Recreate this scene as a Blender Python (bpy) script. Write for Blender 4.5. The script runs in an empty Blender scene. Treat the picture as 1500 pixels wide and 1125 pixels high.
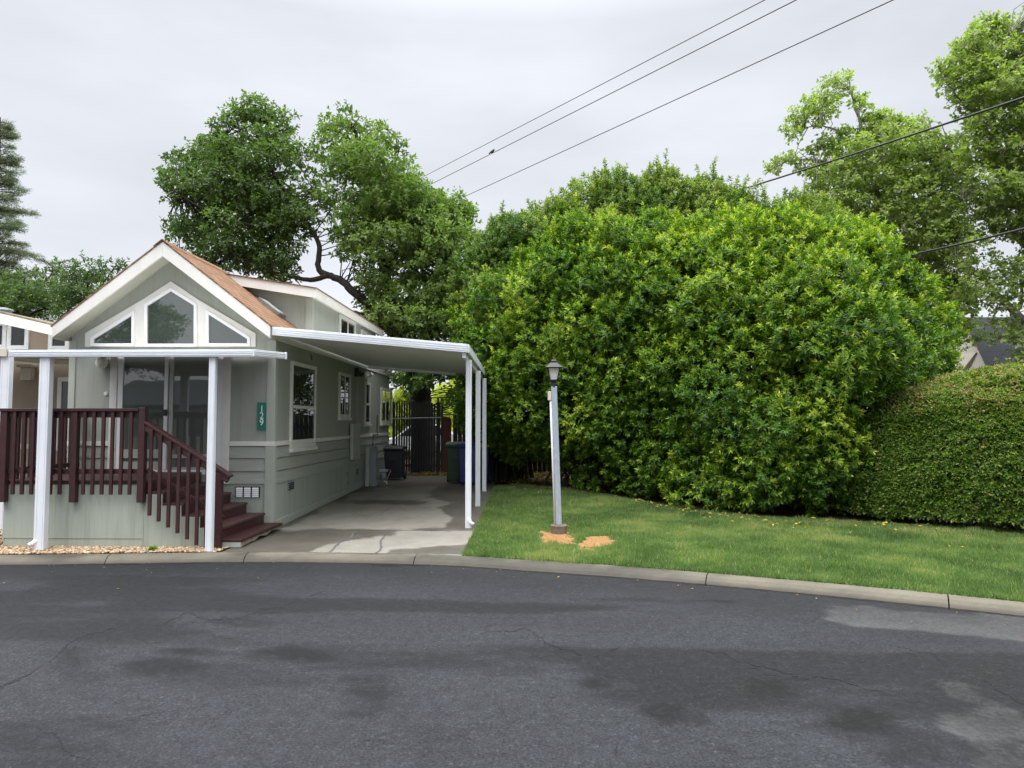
import bpy, math, random
import numpy as np
from mathutils import Vector, Matrix, Euler

sc = bpy.context.scene
C = sc.collection
R = math.radians
random.seed(11)
rng = np.random.default_rng(7)

# ------------------------------------------------------------------ camera
F = 1040.0                                   # focal length in photo pixels (photo 1500 x 1125)
cam_loc = Vector((0, 0, 1.95))
cam_rot = Euler((R(90 + 3.05), 0, R(1.38)), 'XYZ')
cd = bpy.data.cameras.new("camera"); cam = bpy.data.objects.new("camera", cd); C.objects.link(cam)
cam.location = cam_loc; cam.rotation_euler = cam_rot
cd.sensor_width = 36; cd.lens = F / 1500 * 36; cd.clip_start = 0.05; cd.clip_end = 2000
sc.camera = cam

# ------------------------------------------------------------------ world, sun, exposure
SUN_EL, SUN_AZ = 58, 215                     # degrees; azimuth clockwise from +Y: the sun stands behind the camera, to the left
w = bpy.data.worlds.new("World"); sc.world = w; w.use_nodes = True
nt = w.node_tree; nt.nodes.clear()
def N(t, ty, **kw):
    n = t.nodes.new(ty)
    for k, v in kw.items(): setattr(n, k, v)
    return n
wo = N(nt, 'ShaderNodeOutputWorld'); bg = N(nt, 'ShaderNodeBackground'); bg.inputs['Strength'].default_value = 0.1
sky = N(nt, 'ShaderNodeTexSky'); sky.sky_type = 'NISHITA'; sky.sun_disc = False
sky.sun_elevation = R(SUN_EL); sky.sun_rotation = R(SUN_AZ)
tc = N(nt, 'ShaderNodeTexCoord'); sp = N(nt, 'ShaderNodeSeparateXYZ'); nt.links.new(tc.outputs['Generated'], sp.inputs[0])
rmp = N(nt, 'ShaderNodeValToRGB')            # an overcast sky: pale at the horizon, brightest overhead
e = rmp.color_ramp.elements
e[0].position = 0.0; e[0].color = (0.325, 0.338, 0.362, 1)
e[1].position = 1.0; e[1].color = (2.35, 2.35, 2.38, 1)
x = e.new(0.50); x.color = (0.30, 0.313, 0.338, 1)
x = e.new(0.60); x.color = (0.50, 0.52, 0.56, 1)
nt.links.new(sp.outputs['Z'], rmp.inputs[0])
mp = N(nt, 'ShaderNodeMapping'); mp.inputs['Scale'].default_value = (1.0, 1.0, 3.2)
nt.links.new(tc.outputs['Generated'], mp.inputs[0])
cn = N(nt, 'ShaderNodeTexNoise'); cn.inputs['Scale'].default_value = 2.0; cn.inputs['Detail'].default_value = 5; cn.inputs['Roughness'].default_value = .5
nt.links.new(mp.outputs[0], cn.inputs['Vector'])
cr = N(nt, 'ShaderNodeMapRange'); cr.inputs[1].default_value = .3; cr.inputs[2].default_value = .7; cr.inputs[3].default_value = .87; cr.inputs[4].default_value = 1.11
nt.links.new(cn.outputs[0], cr.inputs[0])
vm = N(nt, 'ShaderNodeVectorMath', operation='SCALE'); nt.links.new(rmp.outputs[0], vm.inputs[0]); nt.links.new(cr.outputs[0], vm.inputs['Scale'])
vm2 = N(nt, 'ShaderNodeVectorMath', operation='SCALE'); vm2.inputs['Scale'].default_value = 25.0; nt.links.new(vm.outputs[0], vm2.inputs[0])
mx = N(nt, 'ShaderNodeMixRGB'); mx.inputs[0].default_value = 0.97
nt.links.new(sky.outputs[0], mx.inputs[1]); nt.links.new(vm2.outputs[0], mx.inputs[2])
nt.links.new(mx.outputs[0], bg.inputs[0]); nt.links.new(bg.outputs[0], wo.inputs[0])

sl = bpy.data.lights.new("sun", 'SUN'); sl.energy = 1.5; sl.angle = R(35); sl.color = (1, .965, .91)
so = bpy.data.objects.new("sun", sl); C.objects.link(so)
az = R(SUN_AZ); el = R(SUN_EL)
sdir = Vector((math.sin(az) * math.cos(el), math.cos(az) * math.cos(el), math.sin(el)))
so.rotation_euler = sdir.to_track_quat('Z', 'Y').to_euler(); so.location = sdir * 50
sc.view_settings.view_transform = 'Standard'; sc.view_settings.look = 'None'
sc.view_settings.gamma = 1; sc.view_settings.use_curve_mapping = False
sc.view_settings.exposure = 0.12
sc.render.engine = 'CYCLES'; sc.cycles.max_bounces = 8; sc.cycles.transparent_max_bounces = 8
sc.cycles.use_denoising = True

# ------------------------------------------------------------------ measuring: photo pixel -> place
RM = cam_rot.to_matrix()
def ray(u, v):
    return RM @ Vector(((u - 750) / F, (562.5 - v) / F, -1))
def PY(u, v, Y):
    d = ray(u, v); return cam_loc + d * ((Y - cam_loc.y) / d.y)
def PX(u, v, X):
    d = ray(u, v); return cam_loc + d * ((X - cam_loc.x) / d.x)
def PZ(u, v, z):
    d = ray(u, v); return cam_loc + d * ((z - cam_loc.z) / d.z)
def gz(y):
    return 0.10 + 0.022 * max(0.0, min(y, 26) - 12)
def G(u, v):
    z = .1
    for _ in range(30):
        p = PZ(u, v, z); z = gz(p.y)
    return p
RMn = np.array(RM)
def project(P):
    """world points (n,3) -> photo pixels"""
    q = (np.asarray(P) - np.array(cam_loc)) @ RMn
    return np.stack([750 + F * q[:, 0] / -q[:, 2], 562.5 - F * q[:, 1] / -q[:, 2]], 1)

_lat = {}
def vnoise(x, y, s, seed=0, octv=4):
    out = np.zeros_like(x, dtype=float); a = 1; tot = 0
    for o in range(octv):
        k = (seed, o)
        if k not in _lat: _lat[k] = np.random.default_rng(seed * 31 + o).random((256, 256))
        L = _lat[k]; xx = x / s; yy = y / s
        i = np.floor(xx).astype(int); j = np.floor(yy).astype(int); fx = xx - i; fy = yy - j
        fx = fx * fx * (3 - 2 * fx); fy = fy * fy * (3 - 2 * fy)
        g = lambda a_, b_: L[a_ % 256, b_ % 256]
        out += a * ((g(i, j) * (1 - fx) + g(i + 1, j) * fx) * (1 - fy) + (g(i, j + 1) * (1 - fx) + g(i + 1, j + 1) * fx) * fy)
        tot += a; a *= .5; s *= .5
    return out / tot
def inside(px, poly):
    x = px[:, 0]; y = px[:, 1]; r = np.zeros(len(px), bool); n = len(poly)
    for i in range(n):
        x1, y1 = poly[i]; x2, y2 = poly[(i + 1) % n]
        if y1 == y2: continue
        c = ((y1 > y) != (y2 > y)) & (x < (x2 - x1) * (y - y1) / (y2 - y1) + x1)
        r ^= c
    return r
def edge_dist(px, poly, closed=True):
    d = np.full(len(px), 1e9); n = len(poly)
    for i in range(n if closed else n - 1):
        a = np.array(poly[i], float); b = np.array(poly[(i + 1) % n], float); ab = b - a
        t = np.clip(((px - a) @ ab) / (ab @ ab + 1e-9), 0, 1)
        d = np.minimum(d, np.linalg.norm(px - a - t[:, None] * ab, axis=1))
    return d
def sstep(a, b, x):
    t = np.clip((x - a) / (b - a), 0, 1); return t * t * (3 - 2 * t)

# ------------------------------------------------------------------ materials
M = {}
def principled(name):
    m = bpy.data.materials.new(name); m.use_nodes = True; t = m.node_tree
    b = t.nodes['Principled BSDF']; M[name] = m; return m, t, b
def pos(t):
    return N(t, 'ShaderNodeNewGeometry').outputs['Position']
def noise(t, vec, scale, detail=4, rough=.55, stretch=None):
    if stretch:
        q = N(t, 'ShaderNodeMapping'); q.inputs['Scale'].default_value = stretch; t.links.new(vec, q.inputs[0]); vec = q.outputs[0]
    n = N(t, 'ShaderNodeTexNoise'); n.inputs['Scale'].default_value = scale; n.inputs['Detail'].default_value = detail; n.inputs['Roughness'].default_value = rough
    t.links.new(vec, n.inputs['Vector']); return n.outputs[0]
def ramp(t, f, stops):
    r = N(t, 'ShaderNodeValToRGB'); el_ = r.color_ramp.elements
    el_[0].position = stops[0][0]; el_[0].color = (*stops[0][1], 1)
    el_[1].position = stops[-1][0]; el_[1].color = (*stops[-1][1], 1)
    for p_, c_ in stops[1:-1]:
        q = el_.new(p_); q.color = (*c_, 1)
    t.links.new(f, r.inputs[0]); return r.outputs[0]
def mixc(t, f, a, b, mode='MIX'):
    m = N(t, 'ShaderNodeMixRGB', blend_type=mode)
    for i, v in enumerate((f, a, b)):
        if isinstance(v, (int, float)): m.inputs[i].default_value = v
        elif isinstance(v, tuple): m.inputs[i].default_value = (*v, 1)
        else: t.links.new(v, m.inputs[i])
    return m.outputs[0]
def math_(t, op, a, b=0.0):
    m = N(t, 'ShaderNodeMath', operation=op)
    for i, v in enumerate((a, b)):
        if isinstance(v, (int, float)): m.inputs[i].default_value = v
        else: t.links.new(v, m.inputs[i])
    return m.outputs[0]
def bump(t, b, h, strength=.3, dist=.01):
    n = N(t, 'ShaderNodeBump'); n.inputs['Strength'].default_value = strength; n.inputs['Distance'].default_value = dist
    t.links.new(h, n.inputs['Height']); t.links.new(n.outputs[0], b.inputs['Normal'])
def attr(t, name):
    a = N(t, 'ShaderNodeAttribute'); a.attribute_name = name; return a.outputs['Fac']
def simple(name, col, rough=.5, var=.12, scale=6, metal=0.0, bs=.15, spec=.5, stretch=None, dirt=0):
    m, t, b = principled(name); p = pos(t)
    n = noise(t, p, scale, 5, .6, stretch)
    c = ramp(t, n, [(.3, tuple(x * (1 - var) for x in col)), (.7, tuple(min(1, x * (1 + var)) for x in col))])
    if dirt:
        d = ramp(t, noise(t, p, 1.7, 6, .65, (3, 3, .6)), [(.5, (0, 0, 0)), (.75, (1, 1, 1))])
        c = mixc(t, math_(t, 'MULTIPLY', d, dirt), c, tuple(x * .55 for x in col))
    t.links.new(c, b.inputs['Base Color']); b.inputs['Roughness'].default_value = rough; b.inputs['Metallic'].default_value = metal
    b.inputs['Specular IOR Level'].default_value = spec
    if bs: bump(t, b, noise(t, p, scale * 9, 4, .6, stretch), bs, .004)
    return m
def siding(name, col, groove=.2, depth=.6, dirt=.38):
    m, t, b = principled(name); p = pos(t); s = N(t, 'ShaderNodeSeparateXYZ'); t.links.new(p, s.inputs[0])
    xy = math_(t, 'ADD', s.outputs[0], s.outputs[1])
    fr = math_(t, 'FRACT', math_(t, 'DIVIDE', xy, groove))
    gr = math_(t, 'GREATER_THAN', math_(t, 'ABSOLUTE', math_(t, 'SUBTRACT', fr, .5)), .485)
    grain = noise(t, p, 5, 5, .6, (9, 9, .5))
    c = ramp(t, noise(t, p, 1.3, 5, .6, (2, 2, .5)), [(.3, tuple(x * .9 for x in col)), (.7, tuple(x * 1.06 for x in col))])
    c = mixc(t, .5, c, ramp(t, grain, [(.3, tuple(x * .9 for x in col)), (.7, tuple(x * 1.08 for x in col))]))
    st = ramp(t, noise(t, p, 1.0, 6, .7, (4, 4, .25)), [(.52, (0, 0, 0)), (.8, (1, 1, 1))])
    c = mixc(t, math_(t, 'MULTIPLY', st, dirt), c, tuple(x * .6 for x in col))
    c = mixc(t, math_(t, 'MULTIPLY', gr, .3), c, tuple(x * .6 for x in col))
    t.links.new(c, b.inputs['Base Color']); b.inputs['Roughness'].default_value = .55; b.inputs['Specular IOR Level'].default_value = .3
    h = math_(t, 'SUBTRACT', math_(t, 'MULTIPLY', grain, .15), math_(t, 'MULTIPLY', gr, depth))
    bump(t, b, h, .5, .008); return m

GREEN = (.335, .355, .315)
siding('green_siding', GREEN)
siding('green_skirting', (.35, .385, .335), .2, .6, .8)
simple('green_board', GREEN, .55, .08, 3, bs=.2, stretch=(1, 1, 8), dirt=.15)
simple('green_trim', (.375, .40, .35), .5, .06, 3)
simple('green_soffit', (.46, .465, .39), .6, .05, 2)
simple('white_trim', (.70, .69, .655), .45, .05, 4, dirt=.12)
simple('white_vinyl', (.80, .81, .83), .35, .03, 3)
simple('white_aluminium', (.76, .79, .84), .35, .05, 2.5, dirt=.12)
simple('carport_panel', (.74, .735, .70), .45, .06, 2, dirt=.1)
simple('fascia_white', (.71, .70, .665), .5, .05, 3, dirt=.12)
simple('deck_stain', (.042, .0125, .0135), .5, .3, 5, bs=.3, stretch=(2, 2, 1))
simple('deck_board', (.062, .026, .025), .55, .3, 5, bs=.3, stretch=(.6, 6, 2))
simple('bare_wood', (.20, .17, .11), .8, .4, 9)
simple('tan_wall', (.33, .265, .20), .6, .06, 3)
simple('tan_trim', (.62, .58, .50), .5, .05, 3)
simple('galvanised', (.37, .42, .49), .5, .14, 9, metal=.15, bs=.1, stretch=(4, 4, 1))
simple('grey_metal', (.27, .30, .32), .45, .1, 5, metal=.2)
simple('dark_metal', (.012, .011, .013), .5, .3, 8, bs=.1)
simple('lantern_black', (.02, .018, .028), .4, .2, 9)
simple('skylight_frame', (.15, .14, .13), .6, .2, 9)
simple('grey_panel', (.42, .44, .40), .5, .06, 4)
simple('rubber_black', (.014, .014, .016), .5, .2, 6)
simple('bin_green', (.035, .075, .032), .45, .1, 6)
simple('bin_blue', (.025, .035, .17), .4, .1, 6)
simple('bin_grey_lid', (.35, .38, .38), .5, .1, 6)
simple('bin_black', (.016, .016, .02), .45, .1, 6)
simple('red_wood', (.085, .02, .015), .7, .25, 6, stretch=(4, 4, .6))
simple('grey_wood', (.065, .055, .045), .85, .4, 6, stretch=(4, 4, .5), bs=.3)
simple('bark', (.03, .025, .021), .9, .45, 9, bs=1.0, stretch=(2, 2, .6))
simple('pale_bark', (.27, .255, .23), .85, .35, 7, bs=.6, stretch=(2, 2, .6))
simple('sign_green', (.0, .16, .115), .35, .05, 5, bs=0)
simple('sign_white', (.85, .87, .86), .4, .02, 5, bs=0)
simple('beige_wall', (.42, .38, .31), .7, .05, 3)
simple('block_concrete', (.155, .125, .095), .9, .3, 14, bs=.5)
simple('wire_black', (.018, .018, .02), .5, .1, 5, bs=0)
simple('car_paint', (.62, .64, .67), .25, .02, 4, bs=0)
simple('yellow_lid', (.55, .42, .04), .5, .1, 5)
simple('copper_pipe', (.42, .31, .19), .5, .15, 7)
simple('bird_grey', (.045, .045, .05), .8, .3, 40)
simple('black_rubber', (.012, .012, .012), .6, .2, 9)
simple('interior_shade', (.20, .20, .18), .8, .05, 2)

def glass(name, col, ior=1.9, rough=.015, wav=.015):
    m, t, b = principled(name); b.inputs['Base Color'].default_value = (*col, 1); b.inputs['Roughness'].default_value = rough
    b.inputs['IOR'].default_value = ior; b.inputs['Specular IOR Level'].default_value = .5
    if wav: bump(t, b, noise(t, pos(t), 1.4, 2, .5), wav, .05)
    return m
glass('window_glass', (.05, .062, .055), 2.3)
glass('door_glass', (.095, .11, .1), 2.0)
glass('side_glass', (.03, .034, .032), 1.7)
glass('dark_glass', (.014, .016, .016), 1.6)
m, t, b = principled('frosted_glass'); b.inputs['Base Color'].default_value = (.92, .91, .88, 1); b.inputs['Roughness'].default_value = .3
b.inputs['Transmission Weight'].default_value = .45; b.inputs['IOR'].default_value = 1.1
simple('bulb_white', (.9, .88, .82), .3, .01, 4, bs=0)

def shingle(name, c1, c2, c3):
    m, t, b = principled(name); p = pos(t); s = N(t, 'ShaderNodeSeparateXYZ'); t.links.new(p, s.inputs[0])
    k = N(t, 'ShaderNodeCombineXYZ'); t.links.new(s.outputs[1], k.inputs[0]); t.links.new(math_(t, 'MULTIPLY', s.outputs[2], 1.66), k.inputs[1])
    br = N(t, 'ShaderNodeTexBrick'); t.links.new(k.outputs[0], br.inputs['Vector'])
    br.inputs['Scale'].default_value = 1; br.inputs['Brick Width'].default_value = .32; br.inputs['Row Height'].default_value = .14
    br.inputs['Mortar Size'].default_value = .012; br.inputs['Mortar Smooth'].default_value = .3
    br.inputs['Color1'].default_value = (*c1, 1); br.inputs['Color2'].default_value = (*c2, 1); br.inputs['Mortar'].default_value = (*c3, 1)
    c = mixc(t, ramp(t, noise(t, p, 40, 3), [(.35, (0, 0, 0)), (.7, (.6, .6, .6))]), br.outputs[0], c3)
    t.links.new(c, b.inputs['Base Color']); b.inputs['Roughness'].default_value = .9; b.inputs['Specular IOR Level'].default_value = .2
    inv = math_(t, 'SUBTRACT', 1, br.outputs['Fac']); bump(t, b, math_(t, 'ADD', inv, math_(t, 'MULTIPLY', noise(t, p, 120, 2), .4)), .7, .015)
shingle('brown_shingle', (.35, .205, .12), (.25, .14, .082), (.13, .075, .047))
shingle('slate_shingle', (.062, .066, .08), (.048, .051, .064), (.03, .032, .04))

# asphalt
m, t, b = principled('asphalt'); p = pos(t); wet = attr(t, 'wet'); pale = attr(t, 'pale')
agg = noise(t, p, 55, 4, .8); big = noise(t, p, .7, 6, .62); midn = noise(t, p, 9, 6, .75); fle = noise(t, p, 24, 5, .8)
c = ramp(t, big, [(.28, (.0125, .0136, .0165)), (.52, (.0225, .0242, .0288)), (.75, (.040, .043, .0505))])
c = mixc(t, .4, c, ramp(t, midn, [(.38, (.006, .0065, .0077)), (.66, (.066, .071, .083))]))
c = mixc(t, .42, c, ramp(t, agg, [(.40, (.006, .0064, .0073)), (.62, (.074, .0785, .088))]))
f2 = ramp(t, fle, [(.55, (0, 0, 0)), (.66, (1, 1, 1))])
c = mixc(t, math_(t, 'MULTIPLY', f2, .38), c, (.135, .141, .152))
f3 = ramp(t, noise(t, p, 17, 5, .8), [(.56, (0, 0, 0)), (.68, (1, 1, 1))])
c = mixc(t, math_(t, 'MULTIPLY', f3, .65), c, (.007, .0075, .0085))
pk = math_(t, 'MULTIPLY', pale, ramp(t, fle, [(.30, (.45, .45, .45)), (.55, (1, 1, 1))]))
c = mixc(t, math_(t, 'MULTIPLY', pk, .95), c, (.14, .14, .14))
wk = math_(t, 'MULTIPLY', wet, ramp(t, noise(t, p, 12, 5, .75), [(.40, (1, 1, 1)), (.70, (.6, .6, .6))]))
wk = math_(t, 'MINIMUM', math_(t, 'MULTIPLY', wk, 1.35), .96)
c = mixc(t, wk, c, (.0060, .0064, .0074))
t.links.new(c, b.inputs['Base Color'])
rr = math_(t, 'SUBTRACT', .8, math_(t, 'MULTIPLY', wk, .2)); t.links.new(rr, b.inputs['Roughness']); b.inputs['Specular IOR Level'].default_value = .22
bump(t, b, math_(t, 'ADD', math_(t, 'MULTIPLY', agg, .8), math_(t, 'MULTIPLY', midn, 1.2)), .8, .014)
simple('crack_dark', (.012, .012, .013), .9, .3, 20)
simple('crack_filler', (.10, .10, .105), .9, .3, 20)
# concrete
def concrete(name, dry, wetc):
    m, t, b = principled(name); p = pos(t); wet = attr(t, 'wet')
    n1 = noise(t, p, 1.6, 6, .65); n2 = noise(t, p, 60, 3, .6)
    c = ramp(t, n1, [(.3, tuple(x * .78 for x in dry)), (.7, tuple(x * 1.12 for x in dry))])
    c = mixc(t, .25, c, ramp(t, n2, [(.3, tuple(x * .6 for x in dry)), (.7, tuple(x * 1.3 for x in dry))]))
    cw = ramp(t, n1, [(.3, tuple(x * .7 for x in wetc)), (.7, tuple(x * 1.2 for x in wetc))])
    c = mixc(t, wet, c, cw)
    t.links.new(c, b.inputs['Base Color']); t.links.new(math_(t, 'SUBTRACT', .85, math_(t, 'MULTIPLY', wet, .3)), b.inputs['Roughness'])
    b.inputs['Specular IOR Level'].default_value = .3
    bump(t, b, math_(t, 'ADD', n2, math_(t, 'MULTIPLY', n1, .8)), .35, .008)
concrete('concrete', (.265, .252, .218), (.105, .097, .080))
concrete('kerb_concrete', (.175, .158, .122), (.062, .057, .044))
# soils
def dirt(name, stops, scale=9):
    m, t, b = principled(name); p = pos(t)
    c = ramp(t, noise(t, p, scale, 7, .7), stops); t.links.new(c, b.inputs['Base Color']); b.inputs['Roughness'].default_value = .95
    b.inputs['Specular IOR Level'].default_value = .1
    bump(t, b, noise(t, p, scale * 6, 4, .65), .8, .02)
dirt('mulch', [(.3, (.018, .012, .008)), (.55, (.045, .03, .019)), (.75, (.10, .066, .04))])
dirt('lawn_soil', [(.3, (.045, .075, .02)), (.55, (.085, .12, .035)), (.75, (.13, .14, .055))], 5)
dirt('orange_soil', [(.3, (.19, .095, .04)), (.5, (.37, .205, .085)), (.72, (.54, .36, .18))], 30)
dirt('far_ground', [(.3, (.05, .06, .025)), (.7, (.10, .10, .045))], .4)
# leaves
def leafmat(name, stops, rough=.42, transl=.3, spec=.4, tcol=1.5):
    m, t, b = principled(name); c = ramp(t, attr(t, 'tint'), stops)
    t.links.new(c, b.inputs['Base Color']); b.inputs['Roughness'].default_value = rough; b.inputs['Specular IOR Level'].default_value = spec
    tr = N(t, 'ShaderNodeBsdfTranslucent'); cc = mixc(t, 1.0, c, (1.15 * tcol / 1.5, 1.0 * tcol, .5), 'MULTIPLY'); t.links.new(cc, tr.inputs[0])
    ms = N(t, 'ShaderNodeMixShader'); ms.inputs[0].default_value = transl
    t.links.new(b.outputs[0], ms.inputs[1]); t.links.new(tr.outputs[0], ms.inputs[2])
    o = [n for n in t.nodes if n.type == 'OUTPUT_MATERIAL'][0]; t.links.new(ms.outputs[0], o.inputs[0]); return m
leafmat('laurel_leaf', [(0, (.034, .085, .014)), (.4, (.085, .18, .019)), (.72, (.20, .31, .024)), (1, (.50, .53, .07))])
leafmat('dark_laurel_leaf', [(0, (.034, .078, .022)), (.5, (.085, .165, .034)), (.8, (.15, .23, .045)), (1, (.32, .36, .10))])
leafmat('hedge_leaf', [(0, (.045, .10, .016)), (.5, (.12, .215, .03)), (.8, (.25, .31, .055)), (1, (.40, .28, .15))])
leafmat('oak_leaf', [(0, (.058, .095, .038)), (.5, (.12, .185, .055)), (1, (.24, .32, .09))], .5, .4, .3)
leafmat('sycamore_leaf', [(0, (.125, .165, .056)), (.5, (.245, .30, .105)), (1, (.41, .46, .17))], .55, .48, .3)
leafmat('yellow_leaf', [(0, (.20, .25, .03)), (.5, (.36, .40, .05)), (1, (.55, .54, .09))], .5, .4, .3)
leafmat('conifer_needle', [(0, (.17, .16, .14)), (.5, (.18, .21, .15)), (1, (.20, .28, .14))], .7, .35, .2)
leafmat('grass_blade', [(0, (.09, .155, .052)), (.45, (.155, .24, .08)), (.8, (.245, .305, .105)), (1, (.40, .36, .17))], .55, .35, .25)
leafmat('fallen_leaf', [(0, (.10, .05, .018)), (.5, (.30, .19, .05)), (1, (.62, .47, .10))], .6, .2, .25)
leafmat('pebble', [(0, (.12, .075, .045)), (.35, (.33, .22, .13)), (.7, (.50, .36, .22)), (1, (.62, .55, .46))], .75, 0.0, .3)

# ------------------------------------------------------------------ mesh helpers
ORG = {}
class MB:
    def __init__(s): s.v = []; s.f = []
    def add(s, vs, fs):
        o = len(s.v); s.v += [tuple(x) for x in vs]; s.f += [tuple(i + o for i in q) for q in fs]; return s
    def box(s, x0, x1, y0, y1, z0, z1):
        if x0 > x1: x0, x1 = x1, x0
        if y0 > y1: y0, y1 = y1, y0
        if z0 > z1: z0, z1 = z1, z0
        v = [(x0, y0, z0), (x1, y0, z0), (x1, y1, z0), (x0, y1, z0), (x0, y0, z1), (x1, y0, z1), (x1, y1, z1), (x0, y1, z1)]
        return s.add(v, [(0, 3, 2, 1), (4, 5, 6, 7), (0, 1, 5, 4), (1, 2, 6, 5), (2, 3, 7, 6), (3, 0, 4, 7)])
    def prism(s, poly, ext):
        """closed prism: poly = 3-D points of one cap, ext = extrusion vector"""
        n = len(poly); a = [Vector(p) for p in poly]; e = Vector(ext)
        nn = Vector((0, 0, 0))
        for i in range(n): nn += a[i].cross(a[(i + 1) % n])
        if nn.dot(e) > 0: a.reverse()
        v = a + [p + e for p in a]
        return s.add(v, [tuple(range(n)), tuple(range(2 * n - 1, n - 1, -1))] + [(i, i + n, (i + 1) % n + n, (i + 1) % n) for i in range(n)])
    def xz(s, pts, y0, y1): return s.prism([(p[0], y0, p[1]) for p in pts], (0, y1 - y0, 0))
    def yz(s, pts, x0, x1): return s.prism([(x0, p[0], p[1]) for p in pts], (x1 - x0, 0, 0))
    def beam(s, a, b, wd, ht, up=(0, 0, 1)):
        a = Vector(a); b = Vector(b); d = (b - a).normalized(); u = Vector(up); sd = d.cross(u).normalized(); u = sd.cross(d)
        q = [a + sd * (i * wd / 2) + u * (j * ht / 2) for i, j in ((-1, -1), (1, -1), (1, 1), (-1, 1))]
        return s.prism(q, b - a)
    def tube(s, path, rad, n=8, cap=True):
        path = [Vector(p) for p in path]; k = len(path)
        if not hasattr(rad, '__len__'): rad = [rad] * k
        vs = []; fs = []; up = Vector((0.13, .21, 1)).normalized()
        for i, p in enumerate(path):
            d = (path[min(i + 1, k - 1)] - path[max(i - 1, 0)]).normalized()
            if abs(d.dot(up)) > .95: up2 = Vector((1, .1, 0))
            else: up2 = up
            a = d.cross(up2).normalized(); b_ = d.cross(a)
            for j in range(n):
                th = 2 * math.pi * j / n; vs.append(p + (a * math.cos(th) + b_ * math.sin(th)) * rad[i])
        for i in range(k - 1):
            for j in range(n):
                fs.append((i * n + j, i * n + (j + 1) % n, (i + 1) * n + (j + 1) % n, (i + 1) * n + j))
        if cap: fs += [tuple(range(n - 1, -1, -1)), tuple((k - 1) * n + j for j in range(n))]
        return s.add(vs, fs)
    def lathe(s, c, prof, n=20, sq=False):
        vs = []; fs = []; k = len(prof)
        for r_, z_ in prof:
            for j in range(n):
                th = 2 * math.pi * (j + (.5 if sq else 0)) / n
                vs.append((c[0] + r_ * math.cos(th), c[1] + r_ * math.sin(th), c[2] + z_))
        for i in range(k - 1):
            for j in range(n): fs.append((i * n + j, i * n + (j + 1) % n, (i + 1) * n + (j + 1) % n, (i + 1) * n + j))
        fs += [tuple(range(n - 1, -1, -1)), tuple((k - 1) * n + j for j in range(n))]
        return s.add(vs, fs)
    def build(s, name, mat, parent=None, bevel=0, smooth=False, label=None):
        me = bpy.data.meshes.new(name); o = origin(parent)
        me.from_pydata([(x - o[0], y - o[1], z - o[2]) for x, y, z in s.v], [], s.f); me.update()
        return link(name, me, mat, parent, bevel, smooth, label)
def origin(p):
    while p is not None:
        if p.name in ORG: return ORG[p.name]
        p = p.parent
    return (0, 0, 0)
def link(name, me, mat, parent=None, bevel=0, smooth=False, label=None):
    ob = bpy.data.objects.new(name, me); C.objects.link(ob)
    me.materials.append(M[mat] if isinstance(mat, str) else mat)
    if smooth:
        me.polygons.foreach_set('use_smooth', [True] * len(me.polygons))
    if bevel:
        b_ = ob.modifiers.new('bevel', 'BEVEL'); b_.width = bevel; b_.segments = 2; b_.limit_method = 'ANGLE'
    if parent is not None: ob.parent = parent
    if label: ob['label'] = label
    return ob
def thing(name, label, cat, loc=(0, 0, 0), group=None):
    o = bpy.data.objects.new(name, None); C.objects.link(o); o.location = loc; o.empty_display_size = .2
    ORG[o.name] = tuple(loc); o['label'] = label; o['category'] = cat
    if group: o['group'] = group
    return o
def tag(o, label, cat, group=None):
    o['label'] = label; o['category'] = cat
    if group: o['group'] = group
    return o
def setting(o, kind='structure', label=None):
    o['kind'] = kind
    if label: o['label'] = label
    return o
def copy_tree(o, parent=None):
    c = o.copy(); C.objects.link(c)
    if parent is not None: c.parent = parent
    for ch in list(o.children): copy_tree(ch, c)
    return c
def npmesh(name, V, sizes, loops, attrs=None):
    """V (n,3); faces all the same size"""
    me = bpy.data.meshes.new(name); nf = len(loops) // sizes
    me.vertices.add(len(V)); me.vertices.foreach_set('co', np.ascontiguousarray(V, dtype=np.float32).ravel())
    me.loops.add(len(loops)); me.loops.foreach_set('vertex_index', np.ascontiguousarray(loops, dtype=np.int32))
    me.polygons.add(nf); me.polygons.foreach_set('loop_start', np.arange(0, len(loops), sizes, dtype=np.int32))
    me.update(calc_edges=True)
    for k, a in (attrs or {}).items():
        at = me.attributes.new(k, 'FLOAT', 'POINT'); at.data.foreach_set('value', np.ascontiguousarray(a, dtype=np.float32))
    return me
def unit(a): return a / (np.linalg.norm(a, axis=1, keepdims=True) + 1e-9)
def leaf_mesh(name, P, D, Nn, L, W, tint, org=(0, 0, 0), fold=.22):
    n = len(P); D = unit(D); S = unit(np.cross(D, Nn)); U = np.cross(S, D)
    L = np.broadcast_to(np.asarray(L, float), (n,))[:, None]; W = np.broadcast_to(np.asarray(W, float), (n,))[:, None]
    mid = P + D * L * .45
    V = np.empty((n, 4, 3)); V[:, 0] = P; V[:, 1] = mid + S * W * .5 + U * W * fold; V[:, 2] = P + D * L - U * L * .12; V[:, 3] = mid - S * W * .5 + U * W * fold
    V -= np.array(org)
    b_ = (np.arange(n) * 4)[:, None]
    loops = (b_ + np.array([[0, 1, 2, 0, 2, 3]])).ravel()
    return npmesh(name, V.reshape(-1, 3), 3, loops, {'tint': np.repeat(np.clip(tint, 0, 1), 4)})
def grid_mesh(name, X, Y, Z, attrs=None, org=(0, 0, 0)):
    r, c = X.shape; V = np.stack([X - org[0], Y - org[1], Z - org[2]], -1).reshape(-1, 3)
    i = np.arange(r * c).reshape(r, c)
    q = np.stack([i[:-1, :-1], i[:-1, 1:], i[1:, 1:], i[1:, :-1]], -1).reshape(-1)
    return npmesh(name, V, 4, q, {k: a.ravel() for k, a in (attrs or {}).items()})

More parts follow.
